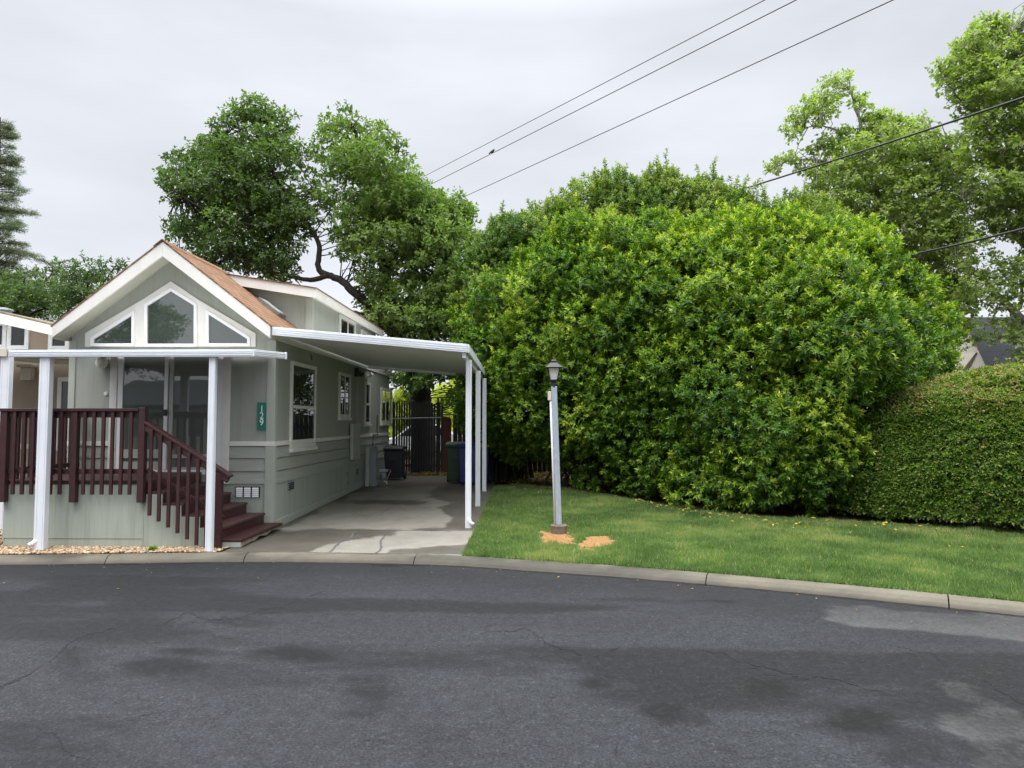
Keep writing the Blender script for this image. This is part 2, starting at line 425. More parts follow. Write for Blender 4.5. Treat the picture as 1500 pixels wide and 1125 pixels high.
# ================================================================== THE SETTING
kpx = [(0, 829), (200, 826), (357, 824), (480, 825), (600, 827.5), (680, 830), (750, 836), (900, 846), (1035, 857.5), (1180, 871), (1320, 884.5), (1500, 904)]
kp = [PZ(u, v, 0) for u, v in kpx]
KX = np.array([-90, -30] + [p.x for p in kp] + [8.5, 12, 18, 40, 90]); KY = np.array([10.2, 9.95] + [p.y for p in kp] + [5.2, 1.6, -7, -45, -140])
def Yk(x): return np.interp(x, KX, KY)
_xs = np.arange(-30, 14, .1); _ys = Yk(_xs)
for _ in range(25): _ys[1:-1] = (_ys[:-2] + 2 * _ys[1:-1] + _ys[2:]) / 4
def Ykerb(x):
    x = np.asarray(x, float); return np.where((x > -29) & (x < 13), np.interp(x, _xs, _ys), Yk(x))
KW = .23

# far ground reaching the horizon
far = MB(); far.add([(-600, -600, -.35), (600, -600, -.35), (600, 900, -.35), (-600, 900, -.35)], [(0, 1, 2, 3)])
setting(far.build('ground', 'far_ground'))

# road: a fine sheet, its damp and dry stains fixed to the asphalt
cx = np.concatenate([np.linspace(-90, -11, 40), np.arange(-10.9, 10, .05), np.linspace(10.1, 90, 60)])
rows = np.concatenate([np.linspace(0, 8, 190), np.linspace(8.2, 70, 40)])
X = np.broadcast_to(cx, (len(rows), len(cx))).copy(); Y = Ykerb(cx)[None, :] + .05 - rows[:, None]
front = rows[:, None] < 7.4
Z = 0.012 * (vnoise(X + 100, Y + 100, 1.6, 3) - .5) * np.clip(rows[:, None] / .8, 0, 1)
px = project(np.stack([X.ravel(), Y.ravel(), np.zeros(X.size)], 1)); px[~np.broadcast_to(front, X.shape).ravel()] = -9999
n1 = vnoise(X * .55 + 50, Y * 1.2 + 50, .8, 5, 6).ravel(); n2 = vnoise(X * .6 + 50, Y + 50, .22, 6, 3).ravel(); n3 = vnoise(X * .3 + 50, Y + 50, .8, 9).ravel()
wet = np.zeros(X.size)
for (u, v, a, b_, s) in [(275, 952, 46, 7, .8), (225, 976, 60, 10, .7), (445, 956, 60, 15, .8), (110, 965, 36, 34, .5), (370, 1000, 90, 22, .4), (540, 1015, 46, 36, .6),
                         (690, 968, 190, 14, .55), (780, 968, 60, 18, .45), (875, 1000, 34, 10, .9), (1025, 1001, 28, 9, .75), (975, 1042, 30, 14, .75), (1025, 1050, 14, 9, .6),
                         (1130, 1012, 60, 28, .8), (1265, 1058, 70, 26, .8), (1190, 1030, 80, 22, .5), (1005, 880, 60, 3.5, 1), (950, 888, 22, 2, .9), (640, 888, 26, 3, .6),
                         (1230, 890, 150, 9, .35), (750, 905, 700, 25, .16), (300, 858, 420, 16, .25), (1280, 930, 240, 14, .28), (600, 826, 48, 4, 1), (1340, 1095, 60, 34, .55), (640, 1080, 60, 30, .3), (365, 913, 40, 7, .5)]:
    d = np.hypot((px[:, 0] - u) / a, (px[:, 1] - v) / b_) + (n1 - .5) * 2.6 + (n2 - .5) * 1.5
    wet = np.maximum(wet, s * sstep(1.45, .05, d))
wet = np.maximum(wet, sstep(.50, .66, n3) * .6)
rr_ = np.broadcast_to(rows[:, None], X.shape).ravel()
wet = np.maximum(wet, sstep(2.4, .4, rr_ + (n1 - .5) * 1.8) * .45); wet = np.maximum(wet, sstep(.16, .03, rr_ + (n2 - .5) * .1) * .85)
pale = np.zeros(X.size)
for poly, s in (([(1203, 888), (1225, 880), (1300, 890), (1420, 893), (1515, 903), (1560, 935), (1500, 941), (1440, 934), (1330, 922), (1215, 907)], .75),
                ([(1378, 997), (1400, 994), (1440, 1018), (1500, 1046), (1520, 1075), (1500, 1140), (1425, 1140), (1432, 1092), (1380, 1066), (1380, 1047), (1428, 1050), (1436, 1032), (1390, 1022)], .62)):
    ins = inside(px, poly); d = edge_dist(px, poly); sd = np.where(ins, d, -d) + (n2 - .5) * 22 + (n1 - .5) * 14
    pale = np.maximum(pale, s * sstep(-2, 5, sd) * (.55 + .6 * n2))
pale = np.clip(pale, 0, 1)
setting(link('road', grid_mesh('road', X, Y, Z, {'wet': wet.reshape(X.shape), 'pale': pale.reshape(X.shape)}), 'asphalt', smooth=True))

# cracks in the asphalt
def jitter(path, k, amp, seed):
    r_ = np.random.default_rng(seed); pts = [np.array(p, float) for p in path]
    for _ in range(k):
        q = []
        for a, b_ in zip(pts[:-1], pts[1:]):
            L = np.linalg.norm(b_ - a); q += [a, (a + b_) / 2 + r_.normal(0, amp, 2) * L]
        pts = q + [pts[-1]]
    return pts
cracks = [([(-30, 1012), (0, 1007), (45, 987), (62, 975)], .024), ([(62, 975), (90, 952), (125, 930), (165, 920), (200, 909)], .03), ([(190, 927), (240, 915), (300, 907), (380, 892), (465, 869), (525, 867)], .026),
          ([(165, 1062), (195, 1054), (215, 1047), (262, 1041)], .012), ([(660, 918), (690, 922), (725, 925), (780, 925), (800, 942), (840, 952), (920, 947), (965, 935)], .02),
          ([(965, 940), (1050, 957), (1110, 977), (1180, 995), (1290, 1012), (1370, 1025)], .022), ([(1405, 977), (1450, 1000), (1480, 1020), (1510, 1035)], .018),
          ([(885, 865), (888, 873), (872, 890), (857, 902)], .014), ([(910, 1088), (902, 1100), (905, 1114)], .016), ([(1050, 1096), (1075, 1100), (1105, 1112)], .01),
          ([(430, 893), (452, 899), (470, 898), (498, 905)], .012), ([(1205, 1000), (1222, 1012), (1216, 1030)], .011), ([(300, 925), (330, 935), (352, 932)], .010), ([(700, 1030), (735, 1040), (742, 1058), (770, 1062)], .010),
          ([(1140, 905), (1180, 915), (1240, 918)], .010), ([(40, 1060), (80, 1075), (95, 1100), (140, 1112)], .011), ([(500, 1075), (540, 1085), (575, 1080)], .009), ([(1290, 940), (1340, 955), (1405, 977)], .014),
          ([(90, 952), (110, 962), (120, 985)], .01), ([(550, 930), (600, 938), (588, 952), (560, 960)], .008)]
ck = MB()
for i, (path, wd) in enumerate(cracks):
    for rep in range(2):
        pts = jitter(path, 5, .085, i + rep * 50)
        if rep: pts = pts[len(pts) // 4: len(pts) * 3 // 5]
        w3 = [PZ(p[0], p[1] + rep * 4, 0) for p in pts]; r_ = random.Random(i)
        vs = []
        for k in range(len(w3)):
            a = w3[max(0, k - 1)]; b_ = w3[min(len(w3) - 1, k + 1)]; d = (b_ - a); s_ = Vector((-d.y, d.x, 0)).normalized()
            tp = min(1, 3 * min(k + .2, len(w3) - k - .8) / len(w3)); hw = wd * (.06 + .36 * r_.random() ** 1.5) * max(.1, tp) * (.5 if rep else 1)
            z_ = .0035 + .012 * .0
            vs += [w3[k] + s_ * hw + Vector((0, 0, z_)), w3[k] - s_ * hw + Vector((0, 0, z_))]
        ck.add(vs, [(2 * k, 2 * k + 1, 2 * k + 3, 2 * k + 2) for k in range(len(w3) - 1)])
ck.v = [(x_, y_, .012 * (float(vnoise(np.array([x_ + 100]), np.array([y_ + 100]), 1.6, 3)[0]) - .5) + .0045) for x_, y_, z_ in ck.v]
setting(ck.build('road_crack', 'crack_dark'))

# kerb: rolled concrete in lengths with open joints
prof = [(0, -.03), (.006, .012), (.035, .05), (.075, .084), (.125, .1), (.19, .107), (KW, .105), (KW, -.05)]
joints = sorted([PZ(u, v, 0).x for u, v in ((152, 827), (357, 824), (605, 828), (1033, 857), (1390, 892))] + [-11, -13.5, -16, -18.5, -21, -24, 8.2, 10.5, 12.5])
kx = np.arange(-29.5, 13.5, .05); keep = [kx]
kv = []; kf = []
def kerb_run(x0, x1):
    xs = np.linspace(x0, x1, max(3, int((x1 - x0) / .06)))
    o = len(kv); n = len(prof)
    for xx in xs:
        yy = float(Ykerb(xx)); sl_ = float(Ykerb(xx + .02) - Ykerb(xx - .02)) / .04; nv = Vector((-sl_, 1, 0)).normalized()
        for a, h in prof: kv.append((xx + nv.x * a, yy + nv.y * a, h + (random.random() - .5) * .004))
    for i in range(len(xs) - 1):
        for j in range(n - 1): kf.append((o + i * n + j, o + (i + 1) * n + j, o + (i + 1) * n + j + 1, o + i * n + j + 1))
    kf.append(tuple(range(o, o + n))); kf.append(tuple(range(o + len(kv) - o - 1, len(kv) - n - 1, -1)))
ends = [-29.4] + joints + [13.3]
for a, b_ in zip(ends[:-1], ends[1:]): kerb_run(a + .006, b_ - .006)
kb = MB(); kb.v = kv; kb.f = kf; ko = kb.build('kerb', 'kerb_concrete', smooth=False)
kva = np.array(kv); ka = ko.data.attributes.new('wet', 'FLOAT', 'POINT')
kw_ = np.clip(sstep(.06, .0, kva[:, 2]) * .9 + sstep(.42, .72, vnoise(kva[:, 0] + 40, kva[:, 1] * 3 + 40, .9, 14)) * .8 + .35 * vnoise(kva[:, 0] + 4, kva[:, 2] * 6 + kva[:, 1] + 4, .15, 15), 0, 1)
ka.data.foreach_set('value', kw_.astype(np.float32)); setting(ko)

# yard terrain behind the kerb
gx = np.concatenate([np.linspace(-90, -30, 20), np.arange(-29, 13, .3), np.linspace(13.5, 90, 40)])
gr = np.concatenate([[0, .3, .8, 1.4], np.linspace(2, 16, 30), np.linspace(18, 80, 20)])
X = np.broadcast_to(gx, (len(gr), len(gx))).copy(); Y = Ykerb(gx)[None] + KW - .03 + gr[:, None]
gzn = lambda Y: .10 + .022 * np.clip(np.minimum(Y, 26) - 12, 0, None)
Z = gzn(Y) - .02
setting(link('yard_ground', grid_mesh('yard_ground', X, Y, Z), 'mulch', smooth=True))

# driveway of concrete slabs, damp along the edges
DX0, DX1 = -4.37, -.93
light = [[(588, 779), (702, 779), (697, 796), (572, 806), (566, 813), (470, 813), (452, 808), (480, 800), (520, 792)], [(410, 776), (452, 757), (482, 738), (655, 737.5), (646, 749), (662, 757), (650, 772), (520, 777)],
         [(502, 733), (520, 722), (560, 714), (640, 713), (625, 727), (648, 735)], [(520, 814), (610, 812), (700, 815), (700, 818), (400, 818)]]
def slab(ya, yb, first=False):
    xs = np.linspace(DX0, DX1, 130); ts = np.linspace(0, 1, 90)
    y0 = (Ykerb(xs) + KW + .004) if first else np.full_like(xs, ya)
    X = np.broadcast_to(xs, (90, 130)).copy(); Y = y0[None] * (1 - ts[:, None]) + yb * ts[:, None]
    Z = gzn(Y) + .006
    px = project(np.stack([X.ravel(), Y.ravel(), Z.ravel()], 1)); nn = vnoise(X + 30, Y + 30, .7, 21).ravel(); n2 = vnoise(X + 30, Y + 30, .15, 22).ravel()
    dry = np.zeros(len(px))
    for poly in light:
        ins = inside(px, poly); d = edge_dist(px * [1, 2.5], [(a, b * 2.5) for a, b in poly]); sd = np.where(ins, d, -d) + (nn - .5) * 26 + (n2 - .5) * 9
        dry = np.maximum(dry, sstep(-3, 4, sd))
    me = grid_mesh('driveway_slab', X, Y, Z, {'wet': (1 - dry * (.75 + .25 * n2)).reshape(X.shape)})
    return me
D1 = G(560, 777.5).y; D2 = G(600, 738).y
for ya, yb, f in ((0, D1 - .006, True), (D1 + .006, D2 - .006, False), (D2 + .006, 21.6, False)):
    setting(link('driveway', slab(ya, yb, f), 'concrete', smooth=True))
dk = MB()
for i, path in enumerate(([(525, 779), (512, 790), (495, 798), (482, 809)], [(566, 782), (557, 794), (559, 803), (551, 811)], [(515, 755), (545, 755), (600, 752)])):
    w3 = [G(*p) + Vector((0, 0, .011)) for p in jitter(path, 3, .12, 70 + i)]
    vs = []
    for k, p in enumerate(w3): hw = (.022 if i < 2 else .007) * (.5 + .5 * random.random()); vs += [p + Vector((hw, 0, 0)), p - Vector((hw, -.006 if i == 2 else 0, 0))]
    dk.add(vs, [(2 * k, 2 * k + 1, 2 * k + 3, 2 * k + 2) for k in range(len(w3) - 1)])
setting(dk.build('driveway_crack', 'crack_filler'))

# lawn
lawn_back = [(712, 716), (760, 712), (860, 722), (1000, 749), (1120, 762), (1240, 769), (1500, 783), (1700, 800)]
lb = [G(u, v) for u, v in lawn_back]; LBX = np.array([p.x for p in lb]); LBY = np.array([p.y for p in lb])
def lawn_y(x): return np.interp(x, LBX, LBY)
xs = np.linspace(DX1 + .02, 12.5, 270); ts = np.linspace(0, 1, 120)
kbk = Ykerb(xs) + KW * 1.12 + .012
X = np.broadcast_to(xs, (120, 270)).copy(); Y = kbk[None] * (1 - ts[:, None]) + (lawn_y(xs) + .5)[None] * ts[:, None]
lawn_h = lambda X, Y: gzn(Y) + .005 + .05 * (vnoise(X + 20, Y + 20, .9, 31) - .35) * np.clip((Y - Ykerb(X) - KW) / .5, 0, 1)
setting(link('lawn', grid_mesh('lawn', X, Y, lawn_h(X, Y)), 'lawn_soil', smooth=True))

patches = [[(787, 782), (800, 778), (830, 777), (838, 786), (842, 797), (826, 797), (797, 799)], [(845, 797), (862, 788), (888, 784), (903, 793), (895, 801), (868, 808), (850, 805)],
           [(904, 804), (915, 802), (914, 809), (904, 809)]]
def soil(px): 
    s = np.full(len(px), -99.)
    for p in patches:
        d = edge_dist(px, p); s = np.maximum(s, np.where(inside(px, p), d, -d))
    return s
xs = np.linspace(G(780, 790).x, G(975, 800).x, 220); ys = np.linspace(9.6, 12.0, 260)
X, Y = np.meshgrid(xs, ys); Z = lawn_h(X, Y); px = project(np.stack([X.ravel(), Y.ravel(), Z.ravel()], 1))
s_ = soil(px) + (vnoise(X + 3, Y + 3, .16, 41).ravel() - .5) * 16
Z = Z + (-.02 + .036 * sstep(-2, 5, s_).reshape(X.shape)) + .012 * (vnoise(X + 3, Y + 3, .05, 42) - .5)
me = grid_mesh('soil_patch', X, Y, Z); setting(link('soil_patch', me, 'orange_soil', smooth=True))

def grass_blades(n, x0, x1):
    x = rng.uniform(x0, x1, n); yb = lawn_y(x) + .35; ya = Ykerb(x) + KW * (.98 + .12 * vnoise(x + 5, x * 0 + 5, .2, 43))
    y = ya + (yb - ya) * rng.random(n) ** 1.15
    z = lawn_h(x, y); P = np.stack([x, y, z], 1); px = project(P)
    s = soil(px) + (vnoise(x + 3, y + 3, .16, 41) - .5) * 16
    keep = (s < rng.exponential(1.6, n) - 1) & (rng.random(n) < .25 + 1.3 * vnoise(x + 8, y + 8, .35, 44))
    return P[keep]
P = np.concatenate([grass_blades(330000, DX1 + .01, 8.6), grass_blades(22000, 8.6, 12)])
n = len(P); pt = vnoise(P[:, 0] + 60, P[:, 1] + 60, .8, 51); p2 = vnoise(P[:, 0] + 60, P[:, 1] + 60, .25, 52)
edge = sstep(.28, .05, P[:, 1] - Ykerb(P[:, 0]) - KW)
hgt = (.028 + .035 * rng.random(n)) * (.6 + .9 * p2) * (1 + .9 * sstep(.60, .74, vnoise(P[:, 0] + 7, P[:, 1] + 7, .32, 53))) + .02 * edge * rng.random(n)
lean = rng.normal(0, .5, (n, 2)); D = np.stack([lean[:, 0], lean[:, 1], np.ones(n)], 1); D = unit(D)
az_ = rng.uniform(0, math.pi, n); S = np.stack([np.cos(az_), np.sin(az_), np.zeros(n)], 1) * (.0045 + .004 * rng.random(n))[:, None]
V = np.empty((n, 3, 3)); V[:, 0] = P - S; V[:, 1] = P + S; V[:, 2] = P + D * hgt[:, None]
V[:, :2, 2] -= .008
tint = np.clip(.42 + 1.5 * (pt - .5) + .9 * (p2 - .5) + rng.normal(0, .13, n), 0, .9)
tint = np.where(rng.random(n) < .05, .97, tint)
me = npmesh('grass', V.reshape(-1, 3), 3, np.arange(3 * n), {'tint': np.repeat(tint, 3)})
setting(link('grass', me, 'grass_blade'), 'stuff', 'short green grass of the lawn beside the carport')

# pebbles in the bed along the kerb
def pebbles(pts, smin, smax):
    base = np.array([(1, 0, 0), (-1, 0, 0), (0, 1, 0), (0, -1, 0), (0, 0, 1), (0, 0, -1)], float)
    t_ = np.array([(.62, .62, .5), (-.62, .62, .5), (-.62, -.62, .5), (.62, -.62, .5)])
    base = np.concatenate([base, t_]); tri = [(4, 0, 6), (6, 0, 2), (6, 2, 4), (4, 2, 7), (7, 2, 1), (7, 1, 4), (4, 1, 8), (8, 1, 3), (8, 3, 4), (4, 3, 9), (9, 3, 0), (9, 0, 4), (0, 5, 2), (2, 5, 1), (1, 5, 3), (3, 5, 0)]
    n = len(pts); a = rng.uniform(0, 6.28, n); sc_ = rng.uniform(smin, smax, (n, 1)) * rng.uniform(.6, 1.15, (n, 3)); sc_[:, 2] *= .7
    B = base[None] * sc_[:, None] * rng.uniform(.85, 1.15, (n, 10, 1))
    x_ = B[..., 0] * np.cos(a)[:, None] - B[..., 1] * np.sin(a)[:, None]; y_ = B[..., 0] * np.sin(a)[:, None] + B[..., 1] * np.cos(a)[:, None]
    V = np.stack([x_, y_, B[..., 2]], -1) + pts[:, None]
    L = (np.arange(n)[:, None] * 10 + np.array(tri).ravel()[None]).ravel()
    return npmesh('pebble', V.reshape(-1, 3), 3, L, {'tint': np.repeat(np.clip(rng.normal(.52, .26, n), 0, 1), 10)})
n = 9500; x = rng.uniform(-12, -4.42, n); ya = Ykerb(x) + KW + .02; y = ya + rng.random(n) * np.where(x < -7.7, 4.0, 10.5 - ya)
k = ~((x > -5.6) & (y > 10.45)); x = x[k]; y = y[k]
pts = np.stack([x, y, gzn(y) + .006 + rng.random(len(x)) * .012], 1)
setting(link('gravel', pebbles(pts, .014, .034), 'pebble'), 'stuff', 'tan and white pebbles between the kerb and the porch skirting')

# fallen leaves on the lawn by the shrubs, and litter by the gate
def litter(P, L, tmean):
    n = len(P); a = rng.uniform(0, 6.28, n); D = np.stack([np.cos(a), np.sin(a), rng.normal(.1, .2, n)], 1)
    U = np.stack([rng.normal(0, .25, n), rng.normal(0, .25, n), np.ones(n)], 1)
    return leaf_mesh('fallen_leaf', P, D, U, L * rng.uniform(.7, 1.2, n), L * .45, np.clip(rng.normal(tmean, .25, n), 0, 1))
n = 230; u = rng.uniform(715, 1320, n); x = rng.uniform(-.5, 7, n); dy = rng.exponential(.45, n); y = lawn_y(x) - dy + .15
k = vnoise(x, y, .8, 61) > .44; x = x[k]; y = y[k]
P = np.stack([x, y, lawn_h(x, y) + .045], 1)
setting(link('fallen_leaves', litter(P, .085, .85), 'fallen_leaf'), 'stuff', 'yellow leaves fallen on the lawn below the tall shrubs')
n = 6500; x = rng.uniform(-3.6, 4.5, n); y = rng.uniform(19.6, 23.5, n); k = (y > 21.65) | ((x > DX1 + .1) & (y > 17.5)); x = x[k]; y = y[k]
P = np.stack([x, y, gzn(y) + .012 + rng.random(len(x)) * .03], 1)
setting(link('leaf_litter', litter(P, .10, .42), 'fallen_leaf'), 'stuff', 'brown dead leaves drifted against the dark metal gate')
n = 80; x = rng.uniform(-9, 7, n); y = Ykerb(x) - rng.exponential(.35, n); P = np.stack([x, y, np.full(n, .012)], 1)
setting(link('road_debris', litter(P, .03, .5), 'fallen_leaf'), 'stuff', 'scattered small leaf scraps along the road edge by the kerb')

# ================================================================== THE GREEN HOUSE
HY = 12.2; HX0 = PY(100, 650, HY).x; HX1 = PY(400.5, 650, HY).x; HB = 22.3          # front plane, left and right walls, back
GR = gz(HY)
def fx(u, Y=HY): return PY(u, 650, Y).x
def fz(v, Y=HY, u=250): return PY(u, v, Y).z
hx, hy = (HX0 + HX1) / 2, HY
house = thing('house', 'sage green park home with a white trimmed gable and brown shingle roof beside the carport', 'house', (hx, hy, GR))
FY = 11.86
A = PY(239.5, 353, FY); TL = PY(77, 476, FY); TR = PY(396, 477, FY)
RX = (TL.x + TR.x) / 2; HALF = (TR.x - TL.x) / 2; ZA = A.z; ZT = (TL.z + TR.z) / 2; SLOPE = (ZA - ZT) / HALF
FD = A.z - PY(240, 375.5, FY).z                                                     # fascia depth, vertical
def roof_z(x): return ZA - SLOPE * abs(x - RX)
BAND0, BAND1 = fz(653.2), fz(646.5); L1, L2, L3 = fz(671), fz(690), fz(708.4)
SOF = FD - .03
# walls
wl = MB(); wl.xz([(HX0, BAND0), (HX1, BAND0), (HX1, roof_z(HX1) - SOF), (RX, ZA - SOF), (HX0, roof_z(HX0) - SOF)], HY, HY + .12)
wl.build('front_wall', 'green_siding', house)
sw = MB(); sw.box(HX1 - .12, HX1, HY + .12, HB, BAND0, roof_z(HX1) - .1); sw.build('side_wall', 'green_siding', house)
sw = MB(); sw.box(HX0, HX0 + .12, HY + .12, HB, GR, roof_z(HX0) - .1); sw.build('side_wall', 'green_siding', house)
sw = MB(); sw.box(HX0 + .12, HX1 - .12, HB - .12, HB, GR, roof_z(HX0)); sw.build('back_wall', 'green_siding', house)
# lapped boards below the band, plain skirting under them
lp = MB()
for za, zb in ((L1, BAND0), (L2, L1), (L3, L2)):
    lp.yz([(HY + .03, zb - .001), (HY + .03, zb - .013), (HY - .008, zb - .013), (HY - .026, za), (HY + .05, za), (HY + .05, zb - .001)], HX0 - .004, HX1 - .03)
    lp.xz([(HX1 - .03, zb - .001), (HX1 - .03, zb - .013), (HX1 + .008, zb - .013), (HX1 + .026, za), (HX1 - .05, za), (HX1 - .05, zb - .001)], HY + .1, HB)
lp.build('lap_siding', 'green_board', house)
sk = MB(); sk.box(HX0, HX1, HY - .004, HY + .05, GR - .05, L3 - .002); sk.box(HX1 - .05, HX1 + .004, HY + .05, HB, GR - .05, L3 - .002)
sk.build('skirting', 'green_skirting', house)
fb = MB(); fb.yz([(HY - .02, gz(HY) - .02), (HB, gz(HB) - .02), (HB, gz(HB) + .13), (HY - .02, gz(HY) + .13)], HX1 + .005, HX1 + .03); fb.build('base_board', 'green_trim', house, .004)
# band and corner boards
bd = MB(); bd.box(HX0 - .03, fx(163), HY - .034, HY, BAND0, BAND1); bd.box(fx(337), HX1 + .034, HY - .034, HY, BAND0, BAND1)
bd.box(HX1, HX1 + .034, HY, HB, BAND0, BAND1); bd.build('trim_band', 'white_trim', house, .004)
z0, z1 = BAND1, roof_z(HX1) - SOF - .02
cb = MB(); cb.prism([(fx(390), HY - .022, z0), (HX1 + .022, HY - .022, z0), (HX1 + .022, HY + .1, z0), (HX1, HY + .1, z0), (HX1, HY, z0), (fx(390), HY, z0)], (0, 0, z1 - z0)); cb.build('corner_board', 'green_trim', house, .003)
cb = MB(); cb.box(HX0 - .022, fx(107.5), HY - .022, HY, z0, z1); cb.build('corner_board', 'green_trim', house, .003)
cb = MB(); z0, z1 = GR - .02, BAND0 - .003; cb.prism([(fx(389.5), HY - .032, z0), (HX1 + .032, HY - .032, z0), (HX1 + .032, HY + .1, z0), (HX1 - .04, HY + .1, z0), (HX1 - .04, HY + .04, z0), (fx(389.5), HY + .04, z0)], (0, 0, z1 - z0))
cb.build('corner_board', 'green_trim', house, .003)
# roof
rf = MB()
for s in (-1, 1):
    e0 = HALF + .015
    rf.xz([(RX, ZA + .012), (RX + s * e0, ZA + .012 - SLOPE * e0), (RX + s * e0, ZA - .015 - SLOPE * e0), (RX, ZA - .015)], FY - .03, HB + .3)
roof = rf.build('roof', 'brown_shingle', house)
fa = MB()
for s in (-1, 1):
    fa.xz([(RX, ZA - .017), (RX + s * HALF, ZA - .017 - SLOPE * HALF), (RX + s * HALF, ZA - SLOPE * HALF - FD * .82), (RX, ZA - FD)], FY - .02, FY + .02)
fa.build('fascia', 'fascia_white', house, .004)
sf = MB()
for s in (-1, 1):
    sf.xz([(RX, ZA - SOF + .03), (RX + s * (HALF - .01), ZA - SOF + .03 - SLOPE * (HALF - .01)), (RX + s * (HALF - .01), ZA - SOF - SLOPE * (HALF - .01)), (RX, ZA - SOF)], FY + .021, HY + .02)
sf.build('soffit', 'green_soffit', house)
ev = MB(); ev.box(RX + HALF - .03, RX + HALF, FY + .03, HB + .28, ZT - .22, ZT - .03); ev.box(RX - HALF, RX - HALF + .03, FY + .03, HB + .28, ZT - .22, ZT - .03)
ev.box(HX1 + .001, RX + HALF - .031, HY + .13, HB + .2, ZT - .2, ZT - .17)
ev.build('eave_board', 'fascia_white', house, .003)
rc = MB(); rc.xz([(RX - .15, ZA + .024 - SLOPE * .15), (RX, ZA + .028), (RX + .15, ZA + .024 - SLOPE * .15), (RX + .15, ZA + .014 - SLOPE * .15), (RX, ZA + .016), (RX - .15, ZA + .014 - SLOPE * .15)], FY - .05, 14.1)
rc.build('ridge_cap', 'brown_shingle', roof)
# skylight box on the right-hand slope
def on_roof(u, v):
    d = ray(u, v)                                              # z = ZA+.03 - SLOPE (x - RX)
    t_ = (ZA + .012 + SLOPE * RX - cam_loc.z - SLOPE * cam_loc.x) / (d.z + SLOPE * d.x)
    return cam_loc + d * t_
a = on_roof(376, 439); b_ = on_roof(400, 455); dn = Vector((1, 0, -SLOPE)).normalized(); nr = Vector((SLOPE, 0, 1)).normalized()
q = [a, a + Vector((0, .42, 0)), a + Vector((0, .42, 0)) + dn * .52, a + dn * .52]
sb = MB(); sb.prism([p - nr * .03 for p in q], nr * .10); sk_ = sb.build('roof_skylight', 'skylight_frame', house, .006)
gi = MB(); gi.prism([a + nr * .071 + dn * .04 + Vector((0, .04, 0)), a + nr * .071 + dn * .04 + Vector((0, .38, 0)), a + nr * .071 + dn * .48 + Vector((0, .38, 0)), a + nr * .071 + dn * .48 + Vector((0, .04, 0))], nr * .008)
gi.build('pane', 'grey_panel', sk_)
# raised loft behind the front roof
DY0, DYW, DY1 = 14.1, 14.42, 20.2
dr = PX(462, 422.5, HX1 + .16); DR0 = dr.y; dl = PY(338.5, 403, DR0); DS = (dl.z - dr.z) / (dr.x - dl.x)
DZr = dl.z + DS * (dl.x - RX)                                   # loft ridge height above RX
def loft_z(x): return DZr - DS * abs(x - RX)
DYW = DR0 + .3
lw = MB(); lw.xz([(HX0 + .02, 3.2), (HX1, 3.2), (HX1, loft_z(HX1) - .14), (RX, DZr - .14), (HX0 + .02, loft_z(HX0) - .14)], DYW, DYW + .1)
lw.box(HX1 - .1, HX1, DYW + .1, DY1, roof_z(HX1) - .1, loft_z(HX1) - .14); lw.box(HX0 + .02, HX0 + .1, DYW + .1, DY1, roof_z(HX0), loft_z(HX0) - .14)
lw.build('loft_wall', 'green_siding', house)
lc_ = MB(); lc_.prism([(HX1 - .12, DYW - .02, 3.3), (HX1 + .02, DYW - .02, 3.3), (HX1 + .02, DYW + .1, 3.3), (HX1, DYW + .1, 3.3), (HX1, DYW, 3.3), (HX1 - .12, DYW, 3.3)], (0, 0, loft_z(HX1) - .16 - 3.3)); lc_.build('corner_board', 'green_trim', house)
lr = MB(); lf = MB(); OV = .18
for s in (-1, 1):
    X1 = RX + s * (HX1 + OV - RX); z1 = loft_z(HX1 + OV)
    lr.xz([(RX, DZr + .018), (X1 + s * .015, z1 + .018), (X1 + s * .015, z1 + .002), (RX, DZr + .002)], DR0 - .03, DY1 + .25)
    lf.xz([(RX, DZr), (X1, z1), (X1, z1 - .19), (RX, DZr - .19)], DR0, DR0 + .03)
    lf.box(X1 - s * .03, X1, DR0 + .031, DY1 + .2, z1 - .19, z1 - .001)
    lf.xz([(RX, DZr - .13), (X1 - s * .031, z1 - .13), (X1 - s * .031, z1 - .15), (RX, DZr - .15)], DR0 + .031, DY1 + .2)
lr.build('loft_roof', 'brown_shingle', house); lf.build('loft_fascia', 'fascia_white', house, .003)

